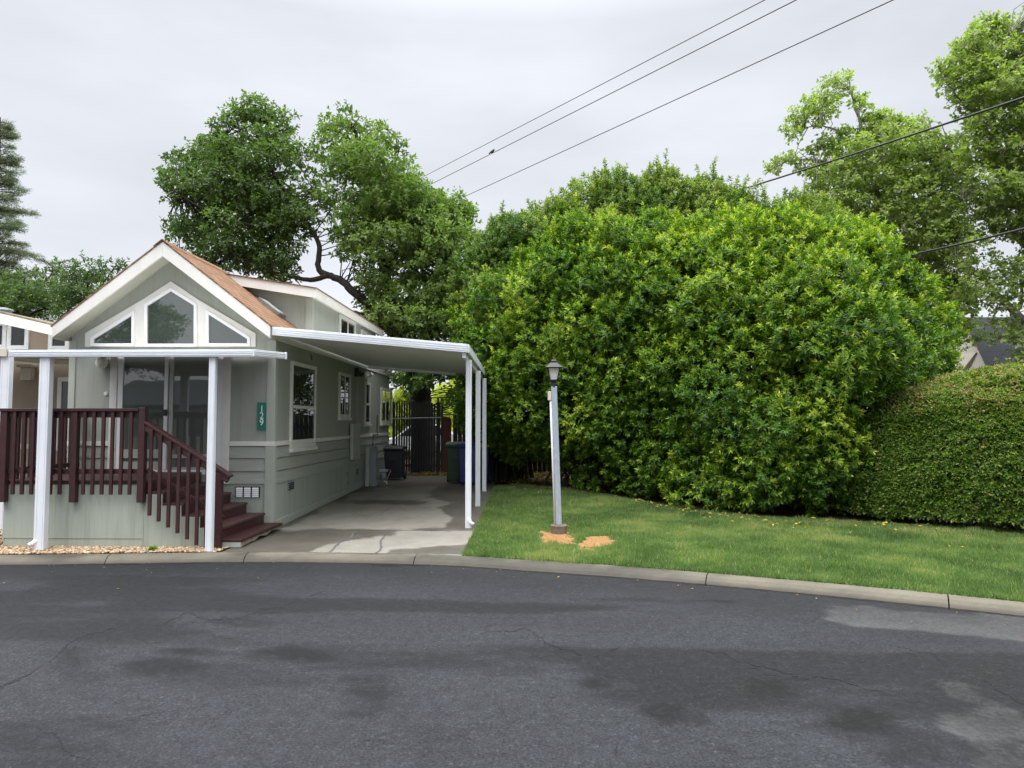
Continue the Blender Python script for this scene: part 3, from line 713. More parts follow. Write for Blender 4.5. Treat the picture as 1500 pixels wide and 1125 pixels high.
def front_window(x0, x1, z0, z1, y, fw=.05, mat='white_vinyl', parent=house, gl='window_glass'):
    f = MB()
    for a_ in ((x0, x1, z0, z0 + fw), (x0, x1, z1 - fw, z1), (x0, x0 + fw, z0 + fw, z1 - fw), (x1 - fw, x1, z0 + fw, z1 - fw)): f.box(a_[0], a_[1], y - .045, y, a_[2], a_[3])
    w_ = f.build('window', mat, parent, .004); g_ = MB(); g_.box(x0 + fw, x1 - fw, y - .018, y - .004, z0 + fw, z1 - fw); g_.build('pane', gl, w_); return w_
def side_window(y0, y1, z0, z1, x, fw=.07, mid=None, vert=None, gl='dark_glass', parent=house):
    f = MB(); t_ = .045
    for b in ((y0, y1, z0, z0 + fw), (y0, y1, z1 - fw, z1), (y0, y0 + fw, z0 + fw, z1 - fw), (y1 - fw, y1, z0 + fw, z1 - fw)): f.box(x, x + t_, b[0], b[1], b[2], b[3])
    if mid: f.box(x, x + t_ - .008, y0 + fw, y1 - fw, mid - .03, mid + .03)
    if vert: f.box(x, x + t_ - .008, vert - .03, vert + .03, z0 + fw, z1 - fw)
    w_ = f.build('window', 'white_trim', parent, .005)
    s_ = MB(); s_.box(x, x + t_ + .03, y0 - .03, y1 + .03, z0 - .07, z0 - .001); s_.build('sill', 'white_trim', w_, .005)
    def pane(ya, yb, za, zb, dx):
        g_ = MB(); g_.box(x + .004 + dx, x + .018 + dx, ya, yb, za, zb); g_.build('pane', gl, w_)
    if mid: pane(y0 + fw, y1 - fw, z0 + fw, mid - .03, .008); pane(y0 + fw, y1 - fw, mid + .03, z1 - fw, 0)
    elif vert: pane(y0 + fw, vert - .03, z0 + fw, z1 - fw, .008); pane(vert + .03, y1 - fw, z0 + fw, z1 - fw, 0)
    else: pane(y0 + fw, y1 - fw, z0 + fw, z1 - fw, 0)
    return w_
# gable windows: one white surround with three lights in it
def q2(pts, Y): return [(p.x, p.z) for p in (PY(u, v, Y) for u, v in pts)]
zt_ = lambda x, y: (x / 3.517, 340 + y / 3.517)
GA = [zt_(*p) for p in ((443, 592), (443, 522), (737, 350), (885, 255), (1026, 350), (1320, 522), (1320, 592))]
op = [[zt_(*p) for p in ((480, 583), (480, 549), (693, 415), (693, 583))],
      [zt_(*p) for p in ((756, 585), (756, 377), (885, 296), (1013, 375), (1013, 585))],
      [zt_(*p) for p in ((1072, 583), (1072, 410), (1287, 547), (1287, 583))]]
def ring(outer, inner, y0, y1):
    """flat frame between two outlines with the same number of corners"""
    m_ = MB(); n = len(outer)
    for i in range(n):
        j = (i + 1) % n; m_.xz([outer[i], outer[j], inner[j], inner[i]], y0, y1)
    return m_
def inset(poly, d):
    n = len(poly); cxp = sum(p[0] for p in poly) / n; cyp = sum(p[1] for p in poly) / n; out = []
    for i in range(n):
        a_ = Vector(poly[i - 1]); p_ = Vector(poly[i]); c_ = Vector(poly[(i + 1) % n])
        def off(s_, e_):
            dv = (e_ - s_).normalized(); nv = Vector((-dv.y, dv.x)); 
            if nv.dot(Vector((cxp, cyp)) - s_) < 0: nv = -nv
            return s_ + nv * d, dv
        o1, d1 = off(a_, p_); o2, d2 = off(p_, c_); den = d1.x * d2.y - d1.y * d2.x
        t_ = ((o2 - o1).x * d2.y - (o2 - o1).y * d2.x) / den if abs(den) > 1e-6 else 0
        r_ = o1 + d1 * t_; out.append((r_.x, r_.y))
    return out
g2 = q2(GA, HY); ow = [q2(o_, HY) for o_ in op]
sur = MB()                                                      # surround boards
l_, c_, r_ = ow
sur.xz([g2[0], (l_[3][0], g2[0][1]), (l_[3][0], l_[3][1] - .0), (l_[0][0], l_[0][1]), (l_[1][0], l_[1][1]), g2[1]], HY - .03, HY)
sur.xz([g2[1], l_[1], l_[2], (c_[1][0], c_[1][1]), c_[2], g2[3], g2[2]], HY - .03, HY)
sur.xz([(l_[3][0], g2[0][1]), (c_[0][0], g2[0][1]), c_[1], l_[2], l_[3]], HY - .03, HY)
sur.xz([c_[2], c_[3], r_[1], r_[2], g2[5], g2[4], g2[3]], HY - .03, HY)
sur.xz([(c_[4][0], g2[0][1]), (r_[0][0], g2[0][1]), r_[0], r_[1], c_[3], c_[4]], HY - .03, HY)
sur.xz([r_[2], r_[3], (r_[0][0], r_[0][1]), (r_[0][0], g2[6][1]), g2[6], g2[5]], HY - .03, HY)
sur.xz([(c_[0][0], g2[0][1]), (c_[4][0], g2[0][1]), c_[4], c_[0]], HY - .03, HY)
sur.build('gable_surround', 'white_trim', house)
for o_ in ow:
    inn = inset(o_, .03); wv = ring(inset(o_, -.022), inn, HY - .05, HY - .003).build('gable_window', 'white_vinyl', house, .003)
    g_ = MB(); g_.xz(inset(o_, .028), HY - .02, HY - .006); g_.build('pane', 'window_glass', wv)
# sliding door
DZ0 = fz(692.5); DZ1 = 3.2
dt = MB(); dt.box(fx(160.5), fx(171), HY - .05, HY, DZ0 - .1, DZ1); dt.build('door_trim', 'white_trim', house, .005); dt = MB(); dt.box(fx(326), fx(336.5), HY - .05, HY, L3, DZ1); dt.build('door_trim', 'white_trim', house, .005)
sd = MB(); sd.box(fx(171.1), fx(179), HY - .035, HY, DZ0, DZ1); sd.box(fx(318), fx(325.9), HY - .035, HY, DZ0, DZ1); sd.box(fx(179.1), fx(317.9), HY - .04, HY, DZ0 - .03, DZ0 + .05); sd.box(fx(179.1), fx(317.9), HY - .04, HY, DZ1 - .08, DZ1)
door = sd.build('sliding_door', 'white_vinyl', house, .004)
p1 = MB(); p1.box(fx(180), fx(240.3), HY - .012, HY - .004, DZ0 + .055, DZ1 - .085); p1.build('pane', 'door_glass', door)
p2 = MB(); p2.box(fx(254), fx(317), HY - .02, HY - .012, DZ0 + .055, DZ1 - .085); p2.build('pane', 'door_glass', door)
st = MB(); st.box(fx(240.5), fx(245.4), HY - .05, HY - .003, DZ0 + .055, DZ1 - .085); st.build('stile', 'white_vinyl', door, .003)
st = MB(); st.box(fx(247.5), fx(253), HY - .034, HY - .003, DZ0 + .055, DZ1 - .085); st.build('stile', 'grey_panel', door, .003)
hd = MB(); hd.box(fx(241.6), fx(246.5), HY - .085, HY - .051, fz(609), fz(600)); hd.build('handle', 'lantern_black', door, .006)
tr = MB(); tr.box(fx(312), fx(317.5), HY - .06, HY - .041, DZ0 + .055, DZ1 - .085); tr.build('screen_edge', 'grey_metal', door, .003)
# porch light, bell, vents
pl = MB(); c0 = PY(149, 531.5, HY - .11); pl.lathe(c0, [(.001, -.1), (.05, -.092), (.085, -.06), (.1, -.01), (.095, .04), (.07, .075), (.05, .085)], 16); plo = pl.build('porch_light', 'bulb_white', house, 0, True)
pm = MB(); pm.box(c0.x - .05, c0.x + .05, c0.y + .02, HY - .001, c0.z + .06, c0.z + .12); pm.build('light_bracket', 'white_vinyl', plo, .006)
c1 = PY(155.8, 576.8, HY); db = MB(); db.tube([(c1.x, HY - .03, c1.z), (c1.x, HY - .001, c1.z)], [.03, .038], 14); db.build('door_bell', 'white_vinyl', house, .004)
for i in range(3):
    x0 = fx(347.5 + i * 11.7); x1 = fx(347.5 + i * 11.7 + 10.4); z0, z1 = fz(727.5), fz(713.5)
    vb = MB(); vb.box(x0 - .015, x1 + .015, HY - .014, HY - .005, z0 - .01, z1 + .01); v_ = vb.build('vent', 'dark_metal', house)
    vs = MB(); n = 5
    for k in range(n):
        za = z0 + (z1 - z0) * k / n; vs.yz([(HY - .016, za), (HY - .04, za), (HY - .02, za + (z1 - z0) / n * .86), (HY - .016, za + (z1 - z0) / n * .86)], x0 + .008, x1 - .008)
    vs.build('louvre', 'white_vinyl', v_)
# side wall details
sxp = lambda u, v: PX(u, v, HX1)
p0 = sxp(425.2, 528.2); p1_ = sxp(459.5, 657); side_window(p0.y, p1_.y, sxp(424.6, 657).z, p0.z, HX1, .075, mid=sxp(425, 595.5).z, gl='side_glass')
p0 = sxp(495.8, 545); p1_ = sxp(511.2, 611); side_window(p0.y, p1_.y, sxp(495.8, 611.5).z, p0.z, HX1, .075, vert=(p0.y + p1_.y) / 2)
JY = sxp(523, 600).y
p0 = sxp(533.8, 560); p1_ = sxp(540.3, 622); side_window(p0.y, p1_.y, sxp(533.8, 621).z, p0.z, HX1, .06, mid=sxp(534, 592).z)
p0 = sxp(557, 567); p1_ = sxp(572.5, 620); side_window(p0.y, p1_.y, sxp(557, 620).z, p0.z, HX1, .09, vert=p0.y + (p1_.y - p0.y) * .42)
p0 = sxp(496, 459.5); p1_ = sxp(519, 490); side_window(p0.y, p1_.y, 3.78, p0.z, HX1, .09, vert=(p0.y + p1_.y) / 2)
p0 = sxp(528, 482); side_window(p0.y, p0.y + 1.2, 3.72, p0.z, HX1, .09, vert=p0.y + .6)
jb = MB(); jb.box(HX1 + .001, HX1 + .03, JY - .1, JY, BAND1, 3.28); jb.build('batten', 'green_trim', house)
cp = MB(); y0, y1 = sxp(510.6, 640).y, sxp(521, 640).y; cp.box(HX1 + .036, HX1 + .12, y0, y1, sxp(510.6, 674).z, sxp(510.6, 621).z); cp.build('meter_cover', 'grey_panel', house, .01)
fl = MB(); p0 = sxp(520, 546); fl.box(HX1, HX1 + .1, p0.y - .06, p0.y + .06, p0.z - .1, p0.z + .12); fl.tube([(HX1 + .06, p0.y, p0.z + .05), (HX1 + .2, p0.y - .05, p0.z - .06)], [.04, .075], 10); fl.build('flood_light', 'lantern_black', house, .008)
fl = MB(); p0 = sxp(537, 552); fl.box(HX1, HX1 + .05, p0.y - .06, p0.y + .06, p0.z - .06, p0.z + .06); fl.tube([(HX1 + .04, p0.y, p0.z), (HX1 + .16, p0.y - .06, p0.z + .08)], [.03, .05], 8); fl.build('flood_light', 'white_vinyl', house, .006)
for u, v, wv, hv, mt in ((425, 711, .32, .17, 'grey_metal'), (507, 693, .09, .11, 'grey_panel'), (507, 707, .09, .11, 'grey_panel'), (522, 690, .3, .2, 'grey_panel')):
    p0 = sxp(u, v); vb = MB(); vb.box(HX1 + .005, HX1 + .02, p0.y - wv / 2, p0.y + wv / 2, p0.z - hv / 2, p0.z + hv / 2); v_ = vb.build('vent', mt, house, .004)
    vs = MB()
    for k in range(4): za = p0.z - hv / 2 + .015 + k * (hv - .03) / 4; vs.box(HX1 + .021, HX1 + .03, p0.y - wv / 2 + .012, p0.y + wv / 2 - .012, za, za + (hv - .03) / 8)
    vs.build('louvre', 'dark_metal', v_)
wr = MB(); a = sxp(551.5, 608); b_ = sxp(551.5, 636); c_ = sxp(544, 637); d_ = sxp(543.5, 655)
wr.tube([a + Vector((.02, 0, 0)), b_ + Vector((.02, 0, 0)), b_ + Vector((.05, 0, 0)), c_ + Vector((.05, 0, 0)), d_ + Vector((.05, 0, 0))], .012, 6); wr.build('cable', 'wire_black', house)

# number plate
pa = PY(376.8, 629.8, HY - .03); pb = PY(390.2, 589.4, HY - .03)
sign = thing('house_number_sign', 'narrow green plate with white digits 129 on the front wall corner', 'sign', ((pa.x + pb.x) / 2, HY - .03, pa.z))
pm = MB(); pm.box(pa.x, pb.x, HY - .035, HY - .022, pa.z, pb.z); pm.build('plate', 'sign_green', sign, .003)
for ch, v0, v1 in (('1', 594.2, 603.3), ('2', 604, 613.2), ('9', 613.8, 623)):
    cu = bpy.data.curves.new('digit', 'FONT'); cu.body = ch; cu.align_x = 'CENTER'; cu.extrude = .001
    zb, zt = PY(383, v1, HY).z, PY(383, v0, HY).z; cu.size = (zt - zb) / .70
    to = bpy.data.objects.new('digit_curve', cu); C.objects.link(to); bpy.context.view_layer.update()
    me = bpy.data.meshes.new_from_object(to.evaluated_get(bpy.context.evaluated_depsgraph_get())); bpy.data.objects.remove(to)
    co = np.zeros(len(me.vertices) * 3); me.vertices.foreach_get('co', co); co = co.reshape(-1, 3); s_ = (zt - zb) / (co[:, 1].max() - co[:, 1].min())
    cxm = (co[:, 0].max() + co[:, 0].min()) / 2; co2 = np.stack([(co[:, 0] - cxm) * s_ * .95, -.0065 - co[:, 2], (co[:, 1] - co[:, 1].min()) * s_ + zb - pa.z], 1)
    me.vertices.foreach_set('co', co2.astype(np.float32).ravel()); me.materials.clear(); me.update(); me.name = 'digit'
    link('digit', me, 'sign_white', sign)

# ================================================================== PORCH DECK
YD = 10.4; dxp = lambda u: fx(u, YD); dz = lambda v: fz(v, YD, 150)
deck = thing('porch_deck', 'dark red wooden porch with railing and side stairs over pale green skirting', 'porch', (dxp(110), YD + .8, GR))
DZT = dz(703.6); RIM = dz(709); X0 = dxp(8.5); XN = dxp(217)
fl = MB(); y = YD + .02; i = 0
while y < HY - .06:
    fl.box(X0 + .02, XN, y, min(y + .135, HY - .05), DZT - .035, DZT); y += .142
fl.build('deck_floor', 'deck_board', deck, .004)
rm = MB(); rm.box(X0, XN + .0, YD - .012, YD + .015, RIM, DZT - .001); rm.box(X0 - .012, X0 + .015, YD + .016, HY - .06, RIM, DZT - .001); rm.build('rim_board', 'deck_stain', deck, .004)
sk = MB(); sk.box(X0, dxp(213.5), YD, YD + .02, GR + .13, RIM - .002); sk.box(X0, X0 + .02, YD + .021, HY - .06, GR - .02, RIM - .002); sk.build('skirting', 'green_skirting', deck, .003)
sk = MB(); sk.box(X0 + .03, dxp(213), YD + .008, YD + .03, GR - .03, GR + .129); sk.build('base_board', 'green_skirting', deck)
stz = [(217, 240, 724), (240, 268, 740.6), (268, 295.3, 756.8), (295.3, 318, 773)]
ss = MB(); px_ = [(dxp(214), GR - .02)]
for u0, u1, v in stz: px_ += [(dxp(u0 if u0 > 217 else 214), dz(v)), (dxp(u1), dz(v))]
px_.append((dxp(318), GR - .02)); ss.xz(px_, YD - .005, YD + .015); ss.build('stair_skirting', 'green_skirting', deck, .002)
bb = MB(); bb.box(dxp(329), dxp(355.8), YD - .005, YD + .03, GR + .01, GR + .105); bb.build('step_face', 'green_skirting', deck, .003)
TZ = [.92, .75, .575, .40, .232]; TXr = [dxp(241.5), dxp(269.5), dxp(297), dxp(322), dxp(357)]; TXr[3] = (TXr[2] + TXr[4]) / 2
xl = XN
for k in range(5):
    t_ = MB(); yb = HY - .07
    t_.box(xl - .03, TXr[k], YD + .025 if k < 4 else YD - .01, yb, TZ[k] - .04, TZ[k]); tr_ = t_.build('tread', 'deck_board' if k != 4 else 'deck_stain', deck, .005)
    r_ = MB(); zb = TZ[k + 1] if k < 4 else GR
    if k < 4: r_.box(TXr[k] - .04, TXr[k] - .02, YD + .026, yb, zb + .001, TZ[k] - .041); r_.build('riser', 'deck_stain', deck)
    else:
        n = 22; yy = np.linspace(YD + .03, yb, n); pts = [(yy[i], TZ[k] - .041) for i in range(n)]; low = [(yy[i], GR + .012 + max(0, .055 * ((i / n) ** .7 + .35 * math.sin(i * .9) * (i > 5)))) for i in range(n)]
        r_.yz(pts + low[::-1], TXr[k] - .035, TXr[k] - .012); r_.build('riser', 'bare_wood', deck)
    xl = TXr[k]
r_ = MB(); r_.box(XN - .02, XN, YD + .026, HY - .07, TZ[0] + .001, DZT - .036); r_.build('riser', 'deck_stain', deck)
RT0, RT1 = dz(602.8), dz(598.3); YR = YD - .055
def post(x0, x1, y0, y1, z0, z1): m_ = MB(); m_.box(x0, x1, y0, y1, z0, z1); return m_.build('post', 'deck_stain', deck, .006)
post(dxp(6), dxp(16.3), YR - .05, YR + .04, dz(735), RT0 - .001); post(dxp(109.5), dxp(118.3), YR - .05, YR + .04, dz(735), RT0 - .001)
post(dxp(207.8), dxp(217), YR - .055, YR + .04, dz(735), RT1 + .012)
post(dxp(318.5), dxp(329.8), YR - .05, YR + .04, GR, dz(692.5))
tr = MB(); tr.box(dxp(-2), dxp(207.6), YR - .07, YR + .07, RT0, RT1); tr.box(X0 - .07, X0 + .05, YR + .071, HY - .05, RT0, RT1); tr.build('top_rail', 'deck_stain', deck, .006)
tr = MB(); tr.box(dxp(16.5), dxp(109.3), YR - .015, YR + .03, RT0 - .09, RT0 - .001); tr.box(dxp(118.5), dxp(207.6), YR - .015, YR + .03, RT0 - .09, RT0 - .001); tr.build('rail_board', 'deck_stain', deck, .004)
tr = MB(); tr.box(dxp(16.5), dxp(109.3), YR + .0, YR + .035, DZT + .10, DZT + .17); tr.box(dxp(118.5), dxp(207.6), YR + .0, YR + .035, DZT + .10, DZT + .17); tr.build('bottom_rail', 'deck_stain', deck, .004)
def bal(x, y, z0, z1): m_ = MB(); m_.box(x - .023, x + .023, y - .02, y + .018, z0, z1); return m_.build('baluster', 'deck_stain', deck, .003)
for zu in (97, 144, 192, 241, 288, 336, 455, 502, 550, 597, 645, 692):
    bal(dxp(zu / 3.517), YR - .036, dz(723.6), RT0 - .003)
tr = MB(); tr.box(X0 - .03, X0 + .005, YR + .1, HY - .05, DZT + .10, DZT + .17); tr.box(X0 - .03, X0 + .005, YR + .1, HY - .05, RT0 - .09, RT0 - .001); tr.build('bottom_rail', 'deck_stain', deck, .004)
for k in range(11): bal(X0 - .05, YR + .24 + k * .138, DZT - .18, RT0 - .003)
post(X0 - .09, X0, HY - .2, HY - .1, DZT - .3, RT0 - .001)
# stair rail: cap, side board and lower rail, all on the same slope
ra = Vector((dxp(217.2), YR - .0, dz(618.5))); rb = Vector((dxp(342.3), YR - .0, dz(697)))
d = (rb - ra); 
m_ = MB(); m_.beam(ra, rb, .14, .04); m_.build('stair_rail', 'deck_stain', deck, .006)
o_ = Vector((0, -.03, -.075)); m_ = MB(); m_.beam(ra + o_, rb + o_ - d.normalized() * .03, .035, .085); m_.build('rail_board', 'deck_stain', deck, .004)
lo = Vector((0, .045, -.70)); m_ = MB(); m_.beam(ra + lo + d * .0, rb + lo - d * .1, .035, .075); m_.build('bottom_rail', 'deck_stain', deck, .004)
for zu, zv in ((803, 680), (850, 710), (899, 740), (947, 769), (996, 800), (1044, 829), (1092, 850)):
    x_ = dxp(zu / 3.517); t_ = (x_ - ra.x) / d.x; zt = ra.z + d.z * t_ - .03
    bal(x_, YR - .07, max(GR + .02, dz(560 + zv / 3.517)), zt)

# ================================================================== PORCH AWNING
aw = thing('porch_awning', 'flat white aluminium awning on two posts over the dark red porch', 'awning', (dxp(200), 10.1, GR))
YA = 10.02; AL, AR = fx(8.5, YA), fx(370, YA); AZ0, AZ1 = fz(522.6, YA), fz(512, YA)
b_ = MB(); b_.box(AL, AR - .03, YA, YA + .03, AZ0, AZ1); o = b_.build('fascia', 'white_aluminium', aw, .004)
for k in range(3):
    g_ = MB(); za = AZ0 + (AZ1 - AZ0) * (.18 + .24 * k); g_.box(AL + .002, AR - .032, YA - .007, YA - .001, za, za + .012); g_.build('rib', 'white_aluminium', o, .002)
YE = PX(419, 517, AR).y; zr = .135; zs = lambda y: zr * (y - YA) / (HY - YA)
b_ = MB(); b_.yz([(YA, AZ0), (YE, AZ0 + zs(YE)), (YE, AZ1 + zs(YE)), (YA, AZ1)], AR - .029, AR); o2 = b_.build('side_fascia', 'white_aluminium', aw, .005)
for k in range(3):
    za = (AZ1 - AZ0) * (.18 + .24 * k); g_ = MB(); g_.yz([(YA + .01, AZ0 + za), (YE - .03, AZ0 + za + zs(YE)), (YE - .03, AZ0 + za + zs(YE) + .012), (YA + .01, AZ0 + za + .012)], AR + .001, AR + .007); g_.build('rib', 'white_aluminium', o2, .002)
b_ = MB(); b_.box(AR - .03, AR + .01, YE + .001, YE + .03, AZ0 + zs(YE) - .006, AZ1 + zs(YE) + .006); b_.build('end_cap', 'white_aluminium', aw, .008)
b_ = MB(); b_.box(AL - .012, AL - .001, YA - .004, YA + .034, AZ0 - .003, AZ1 + .004); b_.build('end_cap', 'white_aluminium', aw, .005)
pn = MB(); xx = AL
while xx < AR - .08:
    x2 = min(xx + .3, AR - .031); ye = HY - .06 if x2 < HX1 + .06 else YE - .02
    pn.yz([(YA + .035, AZ1 - .045), (ye, AZ1 - .045 + zs(ye)), (ye, AZ1 - .02 + zs(ye)), (YA + .035, AZ1 - .02)], xx + .003, x2 - .003)
    pn.yz([(YA + .033, AZ1 - .019), (ye, AZ1 - .019 + zs(ye)), (ye, AZ1 + .004 + zs(ye)), (YA + .033, AZ1 + .002)], xx - .012, xx + .012); xx += .3
pn.build('roof_panel', 'carport_panel', aw)
def alu_post(x, y, wd, dp, z0, z1, parent, mat='white_aluminium'):
    m_ = MB(); m_.box(x - wd / 2, x + wd / 2, y - dp / 2, y + dp / 2, z0, z1); p_ = m_.build('post', mat, parent, .006)
    r_ = MB()
    for s in (-.3, .3): r_.box(x + s * wd - .006, x + s * wd + .006, y - dp / 2 - .005, y - dp / 2 - .001, z0 + .02, z1)
    r_.build('groove', mat, p_); f = MB(); f.box(x - wd / 2 - .012, x + wd / 2 + .012, y - dp / 2 - .008, y + dp / 2 + .012, z0, z0 + .012); f.build('foot', 'grey_metal', p_); return p_
pL = G(61, 807); pR = G(306.5, 806)
lo_ = alu_post(pL.x, YA + .09, .15, .1, GR, AZ0 - .001, aw)
alu_post(fx(310, YA + .09), YA + .09, .095, .085, GR, AZ0 - .001, aw)
dsp = MB(); xx = pL.x - .10; dsp.tube([(xx + .06, YA + .06, GR + .16), (xx + .03, YA + .04, GR + .12), (xx - .01, YA - .0, GR + .09)], .035, 10); dsp.build('spout', 'white_aluminium', aw, 0, True)

# ================================================================== CARPORT
cpt = thing('carport', 'white aluminium carport roof on three slim posts beside the green house', 'carport', (-2.6, 15.5, gz(15.5)))
CY = 11.9; a0 = PY(397.5, 478.5, CY); a1 = PY(684.5, 504, CY); e1 = PY(707, 545, 18.8)
CB = 19.0; THK = a0.z - PY(397.5, 490.7, CY).z
bl = Vector((RX + HALF + .03, CB, a0.z - .03)); br = PY(711.5, 546, CB); a0.x = RX + HALF + .012
m_ = MB(); m_.prism([(a0.x, CY, a0.z), (a1.x, CY, a1.z), (a1.x, CY, a1.z - THK), (a0.x, CY, a0.z - THK)], (0, .03, 0)); cf = m_.build('fascia', 'white_aluminium', cpt, .004)
for k in range(3):
    t_ = THK * (.2 + .25 * k); m_ = MB(); m_.prism([(a0.x + .005, CY - .001, a0.z - t_), (a1.x - .005, CY - .001, a1.z - t_), (a1.x - .005, CY - .001, a1.z - t_ - .012), (a0.x + .005, CY - .001, a0.z - t_ - .012)], (0, -.006, 0)); m_.build('rib', 'white_aluminium', cf)
m_ = MB(); s_ = Vector((.03, 0, 0)); m_.prism([a1 + Vector((0, .031, 0)), br, br - Vector((0, 0, THK)), a1 + Vector((0, .031, -THK))], s_); m_.build('gutter', 'white_aluminium', cpt, .004)
m_ = MB(); n = 18
for k in range(n):
    def lerp(f): return a0.lerp(bl, f) + Vector((0, .032 * (1 - f), 0)), (a1 + Vector((-.002, 0, 0))).lerp(br + Vector((-.002, 0, 0)), f) + Vector((0, .032 * (1 - f), 0))
    f0, f1 = k / n + .0012, (k + 1) / n - .0012; p_, q_ = lerp(f0); r_, t_ = lerp(f1); dz_ = Vector((0, 0, -THK * .55)); m_.prism([p_ + dz_, q_ + dz_, t_ + dz_, r_ + dz_], (0, 0, .04))
    m_.prism([p_ + dz_ + Vector((0, -.012, .041)), q_ + dz_ + Vector((0, -.012, .041)), q_ + dz_ + Vector((0, .012, .041)), p_ + dz_ + Vector((0, .012, .041))], (0, 0, .03))
m_.build('roof_panel', 'carport_panel', cpt)
m_ = MB(); m_.prism([bl, br, br - Vector((0, 0, THK)), bl - Vector((0, 0, THK))], (0, .025, 0)); m_.build('rear_fascia', 'white_aluminium', cpt)
m_ = MB(); m_.beam(a1 + Vector((-.06, .06, -THK - .045)), br + Vector((-.06, -.03, -THK - .045)), .06, .085); m_.build('beam', 'white_aluminium', cpt, .004)
for i, (u, v) in enumerate(((686, 774), (699.8, 742), (709.3, 720))):
    p = G(u, v); f = (p.y - CY) / (CB - CY); zt = a1.z + (br.z - a1.z) * f - THK - .088
    alu_post(p.x, p.y, .10, .10, p.z, zt, cpt)
    if i == 0:
        m_ = MB(); m_.tube([(p.x + .02, p.y - .055, p.z + .16), (p.x + .04, p.y - .07, p.z + .11), (p.x + .10, p.y - .10, p.z + .085)], .03, 10); m_.build('spout', 'white_aluminium', cpt, 0, True)

# ================================================================== NEIGHBOURS
# tan park home on the left
NY = 15.2; nx = lambda u: fx(u, NY); nz = lambda v: PY(50, v, NY).z
nh = thing('neighbour_house', 'tan park home with white window frames at the left edge of the photo', 'house', (nx(-80), NY, gz(NY)))
NX1 = nx(112); NX0 = NX1 - 3.6; NRX = (NX0 + NX1) / 2
m_ = MB(); m_.box(NX0, NX1, NY, NY + 8, gz(NY) + 1.3, nz(522)); m_.build('wall', 'tan_wall', nh)
m_ = MB(); m_.box(NX0 - .01, NX1 + .01, NY - .015, NY + 8.01, gz(NY) - .05, gz(NY) + 1.2)
m_.build('lap_siding', 'tan_wall', nh); m_ = MB(); m_.box(NX0 - .03, NX1 + .03, NY - .03, NY + 8.03, gz(NY) + 1.201, gz(NY) + 1.3); m_.build('trim_band', 'tan_trim', nh)
zl = PY(0, 453, NY - .4).z; zr_ = PY(72, 470, NY - .4).z; sl2 = (zl - zr_) / (nx(72) - nx(0)); zt_n = lambda x: zr_ + sl2 * (nx(72) - x)
m_ = MB()
for xe in (NX1 + .19, NX0 - .19): m_.xz([(NRX, zt_n(NRX)), (xe, zt_n(NX1 + .19)), (xe, zt_n(NX1 + .19) - .035), (NRX, zt_n(NRX) - .035)], NY - .42, NY + 8.3)
m_.build('roof', 'bare_wood', nh)
m_ = MB(); m_.xz([(NX1 + .18, zt_n(NX1 + .18) - .04), (NRX, zt_n(NRX) - .04), (NRX, zt_n(NRX) - .26), (NX1 + .18, zt_n(NX1 + .18) - .24)], NY - .42, NY - .38)
m_.xz([(NX0 - .18, zt_n(NX1 + .18) - .04), (NRX, zt_n(NRX) - .04), (NRX, zt_n(NRX) - .26), (NX0 - .18, zt_n(NX1 + .18) - .24)], NY - .42, NY - .38); m_.build('fascia', 'fascia_white', nh)
m_ = MB(); m_.xz([(NX0, nz(522)), (NX1, nz(522)), (NX1, zt_n(NX1) - .07), (NRX, zt_n(NRX) - .07), (NX0, zt_n(NX1) - .07)], NY, NY + .1); m_.build('gable_wall', 'tan_wall', nh)
for u0, u1, v0, v1 in ((-40, 5, 471, 511), (6, 38, 471, 512), (67, 98, 478, 513), (83, 118, 553, 660), (-30, -5, 545, 640)):
    front_window(nx(u0), nx(u1), nz(v1), nz(v0), NY - .001, .09, 'white_vinyl', nh, 'dark_glass')
m_ = MB(); p = PY(43, 548, NY); m_.box(p.x - .13, p.x + .13, NY - .12, NY - .001, p.z - .14, p.z + .14); m_.box(p.x - .17, p.x + .17, NY - .2, NY - .001, p.z + .141, p.z + .2); m_.build('wall_lamp', 'tan_trim', nh, .02)
m_ = MB(); a = PY(4, 448, NY + 2); m_.lathe((a.x, a.y, zt_n(a.x) - .1), [(.2, 0), (.2, .08), (.24, .09), (.22, .13), (.08, .16)], 14); m_.build('roof_vent', 'grey_metal', nh)
# its awning and post
YN = 12.1
na = thing('neighbour_awning', 'cream awning of the tan house held by a white post left of the red porch', 'awning', (fx(6, YN), YN, gz(YN)))
zt0, zt1 = PY(4, 523, YN).z, PY(4, 511, YN).z
m_ = MB(); m_.box(fx(-230, YN), fx(10.5, YN), YN - .1, YN - .07, zt0, zt1); m_.build('fascia', 'tan_trim', na, .005)
m_ = MB(); m_.prism([(fx(-230, YN), YN - .069, zt1 - .05), (fx(10.5, YN), YN - .069, zt1 - .05), (fx(10.5, YN), NY - .22, zt1 + .1), (fx(-230, YN), NY - .22, zt1 + .1)], (0, 0, .035)); m_.build('roof_panel', 'carport_panel', na)
alu_post(fx(6, YN), YN, .165, .1, gz(YN), zt0 - .001, na)
m_ = MB(); a = PY(0, 522, 13); b2 = PY(100, 530, 14.6); m_.tube([a, a.lerp(b2, .5) + Vector((0, 0, -.02)), b2], .055, 8); m_.build('gutter_pipe', 'tan_trim', na, 0, True)
